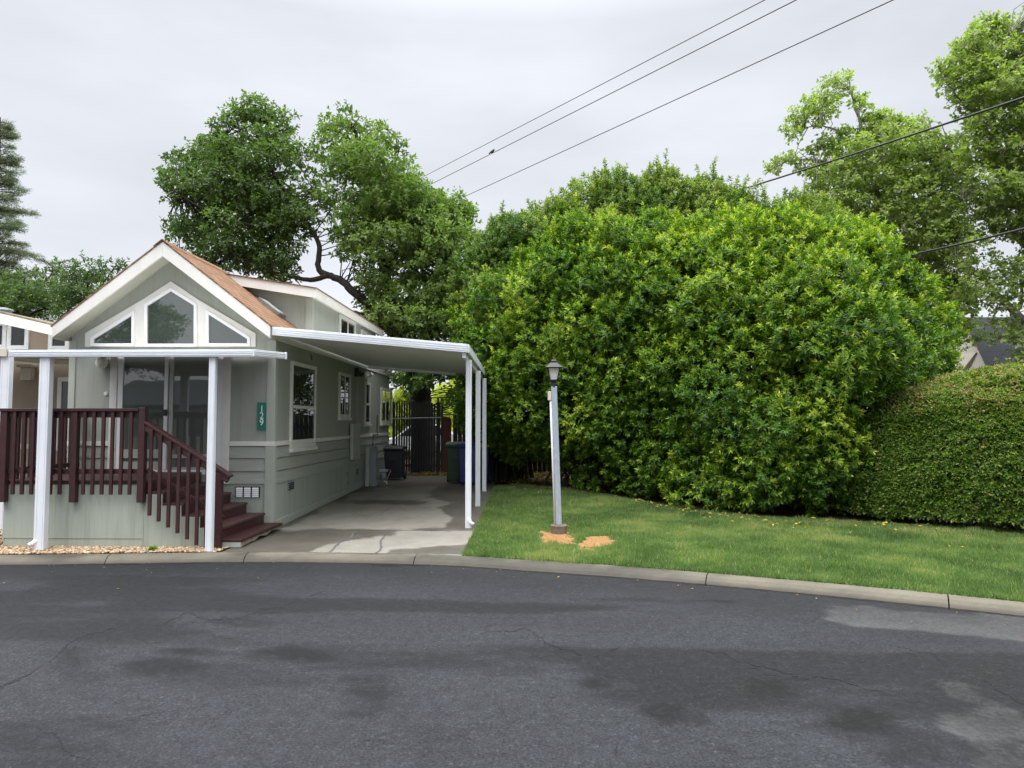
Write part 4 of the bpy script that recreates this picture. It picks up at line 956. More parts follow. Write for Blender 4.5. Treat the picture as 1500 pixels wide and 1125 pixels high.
# slate-roofed house beyond the hedge
BYR = 27
bh = thing('slate_roof_house', 'beige house with a dark slate grey roof behind the clipped hedge', 'house', (PY(1470, 560, BYR).x, BYR, gz(BYR)))
rx0, rx1 = PY(1408, 470, BYR + 3).x, 42; ze = PY(1470, 552, BYR).z; zrg = PY(1470, 468, BYR + 4).z
m_ = MB(); m_.prism([(PY(1452, 550, BYR).x, BYR, ze), (rx1, BYR, ze), (rx1, BYR + 4, zrg), (PY(1412, 468, BYR + 4).x, BYR + 4, zrg)], (0, .1, .12)); m_.build('roof', 'slate_shingle', bh)
m_ = MB(); m_.prism([(PY(1452, 550, BYR).x, BYR + 8, ze), (rx1, BYR + 8, ze), (rx1, BYR + 4.15, zrg - .01), (PY(1412, 468, BYR + 4).x, BYR + 4.15, zrg - .01)], (0, .1, .12)); m_.build('roof', 'slate_shingle', bh)
m_ = MB(); m_.box(PY(1458, 560, BYR).x, rx1 - .3, BYR + .4, BYR + 7.6, gz(BYR) - .1, ze + .02); m_.build('wall', 'beige_wall', bh)
m_ = MB(); g0 = PY(1456, 550, BYR).x; gr_ = PY(1416, 468, BYR + 4).x; m_.prism([(g0, BYR + .2, ze - .02), (gr_, BYR + 4, zrg - .03), (g0, BYR + 7.8, ze - .02)], (.2, 0, 0)); m_.build('gable_end', 'beige_wall', bh)
m_ = MB(); xa = PY(1402, 548, BYR + 2).x; xb = PY(1456, 548, BYR + 2).x; m_.xz([(xa, gz(BYR) - .1), (xb, gz(BYR) - .1), (xb, ze), (xb - .35, ze + .35), ((xa + xb) / 2, PY(1425, 516, BYR + 2).z), (xa, ze + .2)], BYR + 1.9, BYR + 6); m_.build('side_wing', 'beige_wall', bh)
for u, v in ((1461, 499), (1468, 474)):
    p = PY(u, v, BYR + (2.6 if v > 480 else 3.7)); m_ = MB(); m_.box(p.x - .2, p.x + .2, p.y - .15, p.y + .15, p.z - .1, p.z + .16); m_.box(p.x - .3, p.x + .3, p.y - .28, p.y - .151, p.z - .14, p.z - .1); m_.build('roof_vent', 'dark_metal', bh, .01)

# ================================================================== LAMP POST
LP = G(818, 783); lz = LP.z
lamp = thing('lamp_post', 'pale blue-grey square post with a black lantern standing on the lawn', 'lamp post', (LP.x, LP.y, lz))
lx = lambda u: fx(u, LP.y); lzz = lambda v: PY(815, v, LP.y).z
m_ = MB(); rb0 = (lx(831) - lx(805.8)) / 2; m_.lathe(((lx(805.8) + lx(831)) / 2, LP.y, lz), [(rb0 * .93, -.06), (rb0 * .95, .1), (rb0, lzz(768.5) - lz - .01), (rb0 * .93, lzz(768.5) - lz)], 24); base = m_.build('base', 'block_concrete', lamp, .008)
m_ = MB(); a = Vector((lx(818.3), LP.y, lzz(768.6))); b2 = Vector((lx(811.8), LP.y, lzz(566))); m_.beam(a, b2, .094, .094, (0, 1, 0)); m_.build('post', 'galvanised', lamp, .01)
m_ = MB(); off = Vector((-.065, -.02, 0)); m_.tube([a + off, a.lerp(b2, .5) + off, a.lerp(b2, .9) + off], .017, 8); m_.build('conduit', 'white_vinyl', lamp, 0, True)
m_ = MB(); c = a.lerp(b2, .93) + Vector((-.08, -.02, 0)); m_.box(c.x - .03, c.x + .03, c.y - .03, c.y + .03, c.z - .075, c.z + .075); m_.build('junction_box', 'tan_trim', lamp, .008)
lt = Vector((b2.x - .005, b2.y, b2.z))
def sq(prof, n=4): m = MB(); m.lathe(lt, prof, n, True); return m
r2 = 2 ** .5
neck = MB(); neck.lathe(lt, [(.05, -.02), (.052, .05), (.036, .06), (.036, .075), (.06, .085), (.064, .1)], 14); neck.build('collar', 'lantern_black', lamp)
cage = MB(); zb, zt = .10, .30; rb_, rt_ = .058, .098
for sx in (-1, 1):
    for sy in (-1, 1): cage.beam(lt + Vector((sx * rb_, sy * rb_, zb)), lt + Vector((sx * rt_, sy * rt_, zt)), .014, .014, (sx, -sy, 0))
cage.lathe(lt, [(rb_ * r2 + .01, zb - .008), (rb_ * r2 + .012, zb + .012)], 4, True); cage.build('lantern_frame', 'lantern_black', lamp)
gm = MB(); gm.lathe(lt, [((rb_ - .006) * r2, zb + .013), ((rt_ - .006) * r2, zt - .002)], 4, True); gm.build('lantern_glass', 'frosted_glass', lamp)
bm_ = MB(); bm_.lathe(lt, [(.014, zb + .016), (.018, zb + .05), (.036, zb + .085), (.038, zb + .11), (.02, zb + .14), (.004, zb + .146)], 12); bm_.build('bulb', 'bulb_white', lamp, 0, True)
rf_ = MB(); rf_.lathe(lt, [(.132 * r2, zt), (.137 * r2, zt + .016), (.118 * r2, zt + .03), (.095 * r2, zt + .055), (.062 * r2, zt + .09), (.042 * r2, zt + .098), (.042 * r2, zt + .12), (.05 * r2, zt + .125), (.03 * r2, zt + .14), (.012, zt + .15), (.02, zt + .165), (.006, zt + .18)], 4, True); rf_.build('lantern_roof', 'lantern_black', lamp, .004)

# ================================================================== BEHIND THE CARPORT: gate, fences, bins, meters
GY = 22.4; gx_ = lambda u: fx(u, GY)
gate = thing('metal_gate', 'tall dark metal slat gate closing the end of the carport beside the house', 'gate', (gx_(612), GY, gz(GY)))
zg0 = gz(GY) + .06; zgm = PY(610, 613.5, GY).z; zgt = PY(610, 589, GY).z
m_ = MB(); x_ = gx_(576)
while x_ < gx_(647):
    tt = zgt + .05 * math.sin(x_ * 9); m_.box(x_, x_ + .056, GY - .012, GY + .012, zg0, tt); x_ += .08
m_.build('slats', 'dark_metal', gate)
m_ = MB(); m_.tube([(gx_(575), GY - .03, zgm), (gx_(647), GY - .03, zgm + .04)], .022, 8); m_.build('rail', 'grey_metal', gate)
m_ = MB(); m_.box(gx_(575), gx_(647), GY + .013, GY + .04, zg0 + .15, zg0 + .22); m_.build('rail', 'dark_metal', gate)
for u in (575.5, 641, 646.8): m_ = MB(); zz = zgt + (.12 if u > 600 else .02); m_.box(gx_(u) - .03, gx_(u) + .03, GY + .041, GY + .10, gz(GY), zz); m_.build('post', 'dark_metal', gate)
fp = MB(); fp.xz([(gx_(649), gz(GY) - .05), (gx_(661), gz(GY) - .05), (gx_(661), PY(655, 614, GY).z), (gx_(658), PY(655, 611, GY).z), (gx_(649), PY(655, 610, GY).z)], GY - .06, GY + .03)
tag(fp.build('fence_post', 'red_wood', None, .01), 'reddish brown wooden post between the dark gate and the green bin', 'fence post')
wf = thing('wooden_fence', 'weathered grey board fence behind the bins and under the tall shrubs', 'fence', (1, GY + .3, gz(GY)))
m_ = MB(); r_ = random.Random(4)
for x_ in np.arange(gx_(662), 7.5, .15): m_.box(x_, x_ + .143, GY + .3, GY + .32, gz(GY) + .03, PY(690, 607, GY).z + r_.uniform(-.04, .05))
m_.build('boards', 'grey_wood', wf, .004)
m_ = MB(); m_.box(gx_(662), 7.5, GY + .26, GY + .299, 1.75, 1.83); m_.box(gx_(662), 7.5, GY + .26, GY + .299, .65, .73); m_.build('rails', 'grey_wood', wf)

def wheelie_bin(x, y, body, lid, label, w_=.58, d_=.66, h_=1.02, wheels=True, rz=0):
    z = gz(y); t_ = thing('wheelie_bin', label, 'bin', (x, y, z)); P = lambda a, b, c: (x + a, y + b, z + c)
    m = MB(); pr = [(.42, .06), (.47, .5), (.49, .78), (.5, .93)]
    vs = []; n = len(pr)
    for s_, hh in pr:
        for a, b in ((-1, -1), (1, -1), (1, 1), (-1, 1)): vs.append(P(a * s_ * w_, b * s_ * d_ + (.03 if hh < .1 and b > 0 else 0), hh * h_))
    fs = [(3, 2, 1, 0)] + [(i * 4 + j, i * 4 + (j + 1) % 4, (i + 1) * 4 + (j + 1) % 4, (i + 1) * 4 + j) for i in range(n - 1) for j in range(4)] + [tuple((n - 1) * 4 + j for j in range(4))]
    m.add(vs, fs); m.build('body', body, t_, .03)
    m = MB(); m.box(x - w_ * .53, x + w_ * .53, y - d_ * .53, y + d_ * .52, z + h_ * .931, z + h_ * .965); m.build('rim', body, t_, .012)
    m = MB(); m.yz([(y - d_ * .55, z + h_ * .967), (y + d_ * .55, z + h_ * .967), (y + d_ * .55, z + h_ * 1.03), (y + d_ * .1, z + h_ * 1.06), (y - d_ * .5, z + h_ * 1.02)], x - w_ * .54, x + w_ * .54); l = m.build('lid', lid, t_, .02)
    m = MB(); m.tube([P(-w_ * .4, d_ * .58, h_ * .97), P(w_ * .4, d_ * .58, h_ * .97)], .018, 8); m.build('handle', body, t_)
    m = MB(); m.box(x - w_ * .2, x + w_ * .2, y - d_ * .5 - .012, y - d_ * .5 + .02, z + h_ * .6, z + h_ * .7); m.build('front_plate', body, t_, .008)
    if wheels:
        for s_ in (-1, 1):
            m = MB(); m.tube([P(s_ * w_ * .44, d_ * .42, .12), P(s_ * (w_ * .44 + .06), d_ * .42, .12)], .12, 16); m.build('wheel', 'rubber_black', t_, .01)
    return t_
def gp(u, v): return G(u, v)
p = gp(667, 708); wheelie_bin(p.x, p.y + .2, 'bin_green', 'bin_green', 'dark green wheelie bin with a grey rimmed lid next to the reddish post', .50, .6, 1.06)
p = gp(684, 711); wheelie_bin(p.x + .02, p.y + .2, 'bin_blue', 'bin_blue', 'blue wheelie bin between the green bin and the middle carport post', .5, .62, 1.08)
p = gp(702, 711); wheelie_bin(p.x + .02, p.y + .3, 'bin_blue', 'yellow_lid', 'blue bin with a yellow lid half hidden behind the carport posts', .46, .6, 1.05)
p = gp(576, 704); wheelie_bin(p.x, p.y + .2, 'bin_black', 'bin_black', 'black bin standing beside the gas meter by the house wall', .52, .56, .92)
# electric pedestal
def stand(u0, u1, v0, v1, name, label, cat, mat, d_=.22):
    p = G((u0 + u1) / 2, v1); x0, x1 = fx(u0, p.y), fx(u1, p.y); t_ = thing(name, label, cat, (p.x, p.y, p.z)); z1 = PY((u0 + u1) / 2, v0, p.y).z
    m = MB(); m.box(x0, x1, p.y, p.y + d_, p.z - .02, z1); m.build('cabinet', mat, t_, .008)
    m = MB(); m.box(x0 - .01, x1 + .01, p.y - .012, p.y + d_ + .01, z1 + .001, z1 + .03); m.build('cap', mat, t_, .008)
    m = MB(); m.box(x0 + .02, x1 - .02, p.y - .012, p.y - .001, z1 - .72, z1 - .05); m.build('door', mat, t_, .006)
    return p, x0, x1, z1
stand(535.5, 540.5, 656, 713, 'utility_cabinet', 'thin grey utility post against the house wall behind the pedestal', 'utility post', 'grey_panel', .12)
stand(542.5, 551, 655, 712.5, 'electric_pedestal', 'tall narrow grey metal electric pedestal by the green wall', 'electric pedestal', 'grey_metal', .2)
p = G(561.5, 709.5); z0 = p.z
gm_ = thing('gas_meter', 'small grey gas meter on pipes between the pedestal and the black bin', 'gas meter', (p.x, p.y, p.z)); S_ = lambda u, v: PY(u, v, p.y)
c = S_(561.5, 697); m_ = MB(); m_.lathe((c.x, c.y, c.z - .12), [(.05, 0), (.085, .03), (.09, .13), (.085, .19), (.06, .21)], 16); m_.build('meter_body', 'grey_metal', gm_, 0, True)
m_ = MB(); m_.box(c.x - .115, c.x + .115, c.y - .07, c.y + .07, c.z + .095, c.z + .18); m_.build('meter_top', 'galvanised', gm_, .015)
m_ = MB(); m_.tube([S_(569, 688), S_(572.5, 689), S_(567, 702), S_(567, 709)], .014, 8); m_.build('pipe', 'copper_pipe', gm_, 0, True)
m_ = MB(); m_.tube([S_(556, 688.5), S_(552, 688.5), S_(551.5, 692), S_(551.5, 711)], .016, 8); m_.build('pipe', 'dark_metal', gm_, 0, True)
m_ = MB(); m_.tube([S_(562, 704), S_(566, 706), S_(567, 709.5)], .02, 8); m_.build('valve', 'white_vinyl', gm_, 0, True)

# parked car glimpsed between the slats
CYC = 29.5
car = thing('parked_car', 'pale silver car glimpsed between the slats of the dark gate', 'car', (PY(622, 660, CYC).x, CYC, gz(CYC)))
cx_, cz_ = car.location.x, car.location.z
pf = [(-2.1, .32), (-2.15, .62), (-2.05, .78), (-1.25, .9), (-.65, 1.38), (.55, 1.44), (1.3, 1.0), (1.95, .92), (2.12, .7), (2.1, .32)]
m_ = MB(); m_.xz([(cx_ + a, cz_ + b) for a, b in pf], CYC, CYC + 1.7); m_.build('body', 'car_paint', car, .06)
m_ = MB(); m_.xz([(cx_ + a, cz_ + b) for a, b in ((-1.05, .95), (-.6, 1.32), (-.1, 1.36), (-.1, .95))], CYC - .006, CYC + .01); m_.build('window', 'dark_glass', car)
m_ = MB(); m_.xz([(cx_ + a, cz_ + b) for a, b in ((0, .95), (0, 1.36), (.5, 1.38), (1.05, 1.0))], CYC - .006, CYC + .01); m_.build('window', 'dark_glass', car)
for s_ in (-1.35, 1.35):
    for yy in (CYC - .02, CYC + 1.52):
        m_ = MB(); m_.tube([(cx_ + s_, yy, cz_ + .32), (cx_ + s_, yy + .2, cz_ + .32)], .32, 20); wv = m_.build('wheel', 'black_rubber', car, .02)
        m_ = MB(); m_.tube([(cx_ + s_, yy - .01, cz_ + .32), (cx_ + s_, yy + .02, cz_ + .32)], .2, 16); m_.build('rim', 'grey_metal', wv)

# ================================================================== OVERHEAD LINES
def wire(a, b_, r_, label, cat='power line', sag=.25, grp='overhead lines'):
    a = Vector(a); b_ = Vector(b_); d_ = b_ - a; pts = [a + d_ * t_ - Vector((0, 0, sag * 4 * (t_ - t_ * t_))) for t_ in np.linspace(0, 1, 24)]
    m = MB(); m.tube(pts, r_, 6); return tag(m.build('power_line', 'wire_black', None, 0, True), label, cat, grp), pts
def ext(p0, Y0, p1, Y1, k0=.25, k1=.25):
    a = PY(*p0, Y0); b_ = PY(*p1, Y1); return a + (a - b_) * k0, b_ + (b_ - a) * k1
wire(*ext((614, 262), 40, (1120, 0), 20, .15, .6), .014, 'uppermost thin wire crossing the sky to the oak', sag=.0)
w2, w2p = wire(*ext((627, 272), 40, (1166, 0), 20, .15, .6), .016, 'middle thin wire across the sky, with the bird on it', sag=.0)
wire(*ext((676, 290), 40, (1308, 0), 19, .1, .6), .016, 'third thin wire, lowest of those reaching the oak', sag=.0)
wire(*ext((1050, 285), 23, (1500, 136), 14, .4, .5), .024, 'thick black cable in front of the upper sycamore crown', 'cable', sag=.12)
wire(*ext((1325, 370), 19, (1500, 330), 14, .8, .5), .026, 'thick black cable low in front of the sycamore, right of the shrubs', 'cable', sag=.1)
# the bird on the middle wire
a = PY(627, 272, 40); b_ = PY(1166, 0, 20); t_ = .25
best = min((abs(project(np.array([a.lerp(b_, t)]))[0, 0] - 721), t) for t in np.linspace(0, 1, 400))[1]; bp = a.lerp(b_, best)
bird = thing('bird', 'small dark bird perched on the middle overhead wire', 'bird', tuple(bp))
bm_ = bpy.data.meshes.new('body'); sk_v = [(0, 0, .05), (.05, 0, .09), (.085, 0, .125), (.115, 0, .13), (-.06, 0, .045), (-.14, 0, .0), (.02, .015, .03), (.02, .015, .0), (.02, -.015, .03), (.02, -.015, .0)]
bm_.from_pydata(sk_v, [(0, 1), (1, 2), (2, 3), (0, 4), (4, 5), (0, 6), (6, 7), (0, 8), (8, 9)], []); bo = link('body', bm_, 'bird_grey', bird)
md = bo.modifiers.new('skin', 'SKIN')
for v_, r_ in zip(bm_.skin_vertices[0].data if bm_.skin_vertices else [], [.05, .045, .034, .008, .03, .014, .008, .006, .008, .006]): v_.radius = (r_, r_)
bo.modifiers.new('sub', 'SUBSURF').levels = 1; bird.rotation_euler = (0, 0, R(-25)); bird.scale = (1.35, 1.35, 1.35)

# ================================================================== TREES, SHRUBS, HEDGE
UP = np.array([0, 0, 1.0])
def rand_dir(n):
    return unit(rng.normal(0, 1, (n, 3)))
def twig_leaves(name, T, A, mat, parent, k, tl, L, Wr, base_tint, spread=.9, org=None, tipgain=.3, droop=0.0, jit=.12):
    """k leaves along each twig: T base points, A twig axes, tl twig length"""
    n = len(T); A = unit(A); tl = np.broadcast_to(np.asarray(tl, float), (n,)); L = np.broadcast_to(np.asarray(L, float), (n,))
    h = np.where(np.abs(A[:, 2:3]) > .9, np.array([[1., 0, 0]]), UP[None]); B = unit(np.cross(A, h)); B2 = np.cross(A, B)
    t = (np.arange(k) + .5) / k; t = np.clip(t[None] + rng.normal(0, .08, (n, k)), 0, 1.1)
    ph = rng.uniform(0, 6.28, (n, 1)) + np.arange(k)[None] * 2.4 + rng.normal(0, .3, (n, k))
    Rd = B[:, None] * np.cos(ph)[..., None] + B2[:, None] * np.sin(ph)[..., None]
    P = T[:, None] + A[:, None] * (t * tl[:, None])[..., None] + rng.normal(0, .008, (n, k, 3))
    D = Rd * (spread * (1.05 - .55 * t))[..., None] + A[:, None] * (.25 + .75 * t)[..., None] - UP * (droop * (1 - t * .6))[..., None]
    Nn = A[:, None] * .8 + UP * .45 - Rd * .1 + rng.normal(0, .25, (n, k, 3))
    LL = L[:, None] * (.75 + .35 * rng.random((n, k))) * (1.05 - .35 * t)
    tint = base_tint[:, None] + tipgain * (t - .45) + rng.normal(0, jit, (n, k))
    me = leaf_mesh(name, P.reshape(-1, 3), D.reshape(-1, 3), Nn.reshape(-1, 3), LL.ravel(), LL.ravel() * Wr, tint.ravel(), org if org is not None else origin(parent))
    return link(name, me, mat, parent)
def limbs(mb, path, r0, r1, n=9, wob=.0, seed=0):
    """a tapered, slightly crooked limb through the given points"""
    p = [Vector(q) for q in path]; out = []
    for i in range(len(p) - 1):
        a = p[max(0, i - 1)]; b_ = p[i]; c = p[i + 1]; d = p[min(len(p) - 1, i + 2)]
        for s_ in range(5):
            t = s_ / 5; out.append(.5 * ((2 * b_) + (c - a) * t + (2 * a - 5 * b_ + 4 * c - d) * t * t + (3 * b_ - a - 3 * c + d) * t ** 3))
    out.append(p[-1]); r_ = random.Random(seed)
    if wob: out = [q + Vector((r_.uniform(-wob, wob), r_.uniform(-wob, wob), r_.uniform(-wob, wob) * .5)) if 0 < i < len(out) - 1 else q for i, q in enumerate(out)]
    k = len(out); mb.tube(out, [r0 + (r1 - r0) * (i / (k - 1)) ** .8 for i in range(k)], n); return out
def poisson(poly, rmin, tries, holes=(), seed=0):
    r_ = np.random.default_rng(seed); P = np.array(poly, float); lo, hi = P.min(0), P.max(0); pts = []
    cand = r_.uniform(lo, hi, (tries, 2)); ok = inside(cand, poly)
    for h in holes: ok &= ~inside(cand, h)
    cand = cand[ok]
    for c in cand:
        if not pts or np.min(np.hypot(*(np.array(pts) - c).T)) > rmin: pts.append(c)
    return np.array(pts)
def crown(parts, Y0, depth, rmin, rclump, nleaf, L, Wr, mat, parent, nodes, tw, seed=0, thin=.016, kk=6, tl=.22, tint0=.45, droop=.25, dens=None, layers=2, gap=.40, gscale=46):
    """foliage clumps filling measured outlines; every clump gets a thin branch from the nearest limb"""
    global rng
    rng = np.random.default_rng(seed + 100); T = []; A = []; tn = []; nodes = [Vector(q) for q in nodes]; NA = np.array(nodes)
    for pi, (poly, holes, *ta) in enumerate(parts):
        for ly in range(layers):
            pts = poisson(poly, rmin, 5000, holes, seed * 7 + pi * 3 + ly); ed = edge_dist(pts, poly)
            k_ = vnoise(pts[:, 0] + 500 + 333 * pi, pts[:, 1] + 500 + 217 * ly, gscale, seed) > gap - .10 * (ed > 40); pts = pts[k_]; ed = ed[k_]
            emax = max(ed.max(), 1)
            for (u, v), e_ in zip(pts, ed):
                f = math.sqrt(max(0.02, 1 - (1 - min(1, e_ / emax)) ** 2)); yy = Y0 + depth * f * (rng.uniform(-1, 0.1) if ly == 0 else rng.uniform(-.1, 1))
                c = np.array(PY(u, v, yy)); rc = min(rclump, max(.16, e_ * Y0 / F * .9)) * rng.uniform(.55, 1.3)
                n = max(4, int(nleaf * (rc / rclump) ** 2)); dd = rand_dir(n); dd[:, 2] = np.where(dd[:, 2] < -.3, -dd[:, 2] * .6, dd[:, 2]); dd = unit(dd)
                rad = rc * rng.uniform(.35, 1.0, n) ** .6; s_ = np.array([1.15, 1.15, .8])
                T.append(c + dd * rad[:, None] * s_); A.append(dd + rng.normal(0, .45, (n, 3)) + UP * .15)
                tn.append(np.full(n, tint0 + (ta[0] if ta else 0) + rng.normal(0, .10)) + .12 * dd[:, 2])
                q = nodes[int(np.argmin(((NA - c) ** 2).sum(1)))]; cv = Vector(c); md_ = q.lerp(cv, .5) + Vector((rng.normal(0, .2), rng.normal(0, .2), rng.normal(.12, .12)))
                tw.tube([q, md_, cv], [thin * 1.3, thin, thin * .45], 4, False)
                for _ in range(2):
                    e2 = cv + Vector(rand_dir(1)[0]) * rc * .8; tw.tube([md_.lerp(cv, .6), e2], [thin * .5, thin * .25], 3, False)
    T = np.concatenate(T); A = np.concatenate(A); tn = np.concatenate(tn)
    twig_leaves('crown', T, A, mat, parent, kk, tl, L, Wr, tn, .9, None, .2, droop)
    print('leaves', parent.name, len(T) * kk)

# ---- the oak behind the house
OY = 23.0
oak = thing('oak_tree', 'large dark green oak with a crooked limb rising behind the green house', 'tree', tuple(PY(621, 690, OY))[:2] + (gz(OY),))
tb = MB(); nodes = []
O = lambda u, v, y=OY: PY(u, v, y)
tz = O(621, 690); tz.z = gz(OY) - .1
nodes += limbs(tb, [tz, O(620, 660), O(619, 620), O(617, 590), O(612, 555), O(600, 520)], .46, .3, 12, .02, 1)
nodes += limbs(tb, [O(612, 560), O(590, 500), O(555, 462, 22.4), O(520, 430, 22), O(498, 410, 22), O(478, 403, 22)], .18, .10, 9, .03, 2)
nodes += limbs(tb, [O(480, 403, 22), O(466, 392, 22), O(468, 362, 22), O(452, 330, 22), O(435, 300, 22), O(405, 262, 22), O(380, 210, 22)], .11, .035, 8, .02, 3)
nodes += limbs(tb, [O(482, 403, 22), O(455, 410, 22), O(425, 405, 22), O(390, 395, 21.6), O(340, 372, 21.4)], .10, .03, 7, .03, 4)
nodes += limbs(tb, [O(452, 332, 22), O(420, 330, 21.6), O(370, 330, 21.3), O(310, 310, 21), O(262, 285, 21)], .09, .02, 7, .04, 5)
nodes += limbs(tb, [O(405, 262, 22), O(360, 240, 22), O(330, 200, 22)], .05, .02, 6, .03, 6)
nodes += limbs(tb, [O(602, 522), O(580, 450, 23), O(560, 380, 23), O(545, 300, 23), O(530, 230, 23), O(515, 180, 23)], .26, .04, 9, .04, 7)
nodes += limbs(tb, [O(565, 395, 23), O(600, 350, 23.4), O(622, 345, 23.4), O(650, 320, 23.6), O(675, 310, 23.6)], .12, .03, 7, .04, 8)
nodes += limbs(tb, [O(605, 530), O(640, 470, 23.5), O(655, 400, 23.5), O(640, 350, 23.6)], .16, .04, 7, .04, 9)
nodes += limbs(tb, [O(548, 320, 23), O(575, 270, 23), O(580, 200, 23)], .07, .02, 6, .03, 10)
nodes += limbs(tb, [O(590, 505), O(556, 475, 22.2), O(535, 462, 21.8), O(512, 455, 21.5)], .12, .03, 7, .03, 11)
oakA = [(235, 279), (250, 219), (277, 216), (302, 198), (330, 171), (352, 150), (367, 137), (389, 154), (416, 167), (438, 188), (455, 210), (446, 235), (450, 265), (468, 300), (466, 335), (440, 370), (436, 416), (330, 440), (262, 395), (245, 322), (258, 302), (240, 295)]
oakB = [(453, 230), (468, 200), (487, 163), (510, 158), (524, 177), (558, 183), (578, 168), (588, 190), (597, 203), (590, 225), (602, 240), (617, 265), (640, 284), (676, 287), (688, 309), (694, 340), (690, 385), (640, 400), (560, 405), (520, 395), (488, 372), (474, 320), (458, 270)]
oakC = [(520, 405), (570, 390), (640, 385), (700, 385), (722, 430), (705, 500), (700, 545), (640, 548), (600, 520), (556, 500), (532, 470)]
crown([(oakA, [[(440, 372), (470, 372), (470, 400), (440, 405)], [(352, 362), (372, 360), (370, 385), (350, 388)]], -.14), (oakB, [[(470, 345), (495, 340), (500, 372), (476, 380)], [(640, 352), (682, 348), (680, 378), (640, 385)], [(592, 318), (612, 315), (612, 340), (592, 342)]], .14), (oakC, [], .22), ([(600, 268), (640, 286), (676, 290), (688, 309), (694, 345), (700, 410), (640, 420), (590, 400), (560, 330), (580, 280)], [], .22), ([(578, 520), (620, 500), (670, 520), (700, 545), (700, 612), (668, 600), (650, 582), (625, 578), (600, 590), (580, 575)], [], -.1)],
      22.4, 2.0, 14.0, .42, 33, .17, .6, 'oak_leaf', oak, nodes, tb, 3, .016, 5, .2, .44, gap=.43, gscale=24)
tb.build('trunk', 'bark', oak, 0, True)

# ---- sycamores on the right
SY = 27.0
sy1 = thing('sycamore_tree', 'loose leafy sycamore with a wispy leaning top above the big shrubs', 'tree', tuple(PY(1330, 700, SY))[:2] + (gz(SY),))
tb = MB(); nodes = []; O = lambda u, v, y=SY: PY(u, v, y); b0 = O(1330, 700); b0.z = gz(SY) - .1
nodes += limbs(tb, [b0, O(1328, 560), O(1318, 450), O(1300, 360), O(1282, 270), O(1262, 190), O(1245, 130)], .3, .03, 9, .04, 21)
nodes += limbs(tb, [O(1305, 375), O(1350, 300), O(1375, 230), O(1390, 205)], .12, .02, 7, .04, 22)
nodes += limbs(tb, [O(1285, 285), O(1240, 250), O(1200, 235), O(1160, 235), O(1130, 248)], .08, .015, 6, .04, 23)
nodes += limbs(tb, [O(1270, 215), O(1225, 190), O(1190, 185), O(1160, 190)], .05, .012, 6, .04, 24)
nodes += limbs(tb, [O(1318, 450), O(1250, 390), O(1210, 330)], .09, .02, 6, .04, 25)
nodes += limbs(tb, [O(1318, 440), O(1370, 400), O(1400, 350)], .09, .02, 6, .04, 26)
sA = [(1150, 236), (1178, 236), (1190, 212), (1215, 205), (1230, 190), (1262, 188), (1272, 166), (1306, 165), (1330, 180), (1349, 172), (1372, 196), (1404, 200), (1420, 260), (1420, 340), (1430, 470), (1400, 520), (1390, 470), (1330, 400), (1260, 360), (1180, 312), (1190, 280), (1186, 258), (1160, 248)]
sB = [(1160, 208), (1148, 190), (1165, 165), (1180, 160), (1188, 140), (1208, 140), (1212, 116), (1246, 112), (1249, 140), (1236, 150), (1222, 170), (1200, 185), (1178, 188)]
sC = [(1122, 252), (1135, 238), (1165, 226), (1168, 236), (1140, 252)]; sD = [(1250, 150), (1258, 140), (1268, 142), (1266, 165), (1254, 162)]
crown([(sA, [[(1320, 330), (1340, 322), (1345, 345), (1325, 350)]]), (sB, []), (sC, []), (sD, [])], SY, 1.9, 10.5, .34, 15, .175, .85, 'sycamore_leaf', sy1, nodes, tb, 5, .016, 5, .22, .56, .35, gap=.36, gscale=26)
tb.build('trunk', 'pale_bark', sy1, 0, True)
SY = 25.0
sy2 = thing('sycamore_tree', 'tallest sycamore with a pale leaning trunk at the right edge of the photo', 'tree', tuple(PY(1640, 700, SY))[:2] + (gz(SY),))
tb = MB(); nodes = []; O = lambda u, v, y=SY: PY(u, v, y); b0 = O(1610, 720); b0.z = gz(SY) - .1
nodes += limbs(tb, [b0, O(1580, 600), O(1540, 500), O(1500, 470), O(1465, 436), O(1430, 400), O(1400, 372)], .26, .05, 9, .03, 31)
nodes += limbs(tb, [O(1560, 550), O(1545, 430), O(1530, 300), O(1510, 200), O(1490, 110), O(1480, 50)], .24, .03, 9, .04, 32)
nodes += limbs(tb, [O(1535, 340), O(1480, 260), O(1440, 180), O(1430, 90), O(1436, 40)], .13, .02, 7, .04, 33)
nodes += limbs(tb, [O(1540, 400), O(1490, 350), O(1440, 320), O(1410, 290)], .1, .02, 7, .04, 34)
nodes += limbs(tb, [O(1525, 260), O(1600, 180), O(1640, 120)], .1, .02, 7, .04, 35)
nodes += limbs(tb, [O(1440, 180), O(1400, 140), O(1380, 110)], .05, .012, 6, .03, 36)
nodes += limbs(tb, [O(1490, 462), O(1498, 430), O(1490, 390), O(1500, 350)], .07, .02, 6, .03, 37)
tA = [(1404, 200), (1402, 155), (1376, 130), (1370, 106), (1378, 78), (1395, 62), (1417, 58), (1421, 38), (1438, 24), (1474, 28), (1482, 52), (1492, 40), (1530, -30), (1620, -20), (1700, 60), (1720, 260), (1690, 400), (1600, 480), (1500, 360), (1420, 330)]
tB = [(1390, 320), (1500, 340), (1600, 460), (1560, 550), (1500, 552), (1455, 530), (1425, 500), (1400, 430)]
hs = [[(1482, 60), (1500, 55), (1502, 85), (1484, 82)], [(1398, 128), (1420, 120), (1425, 140), (1402, 146)], [(1442, 250), (1460, 240), (1465, 262), (1448, 268)]]
crown([(tA, hs)], SY, 1.8, 11, .34, 15, .175, .85, 'sycamore_leaf', sy2, nodes, tb, 6, .016, 5, .22, .56, .35, gap=.36, gscale=26)
nodes_b = nodes
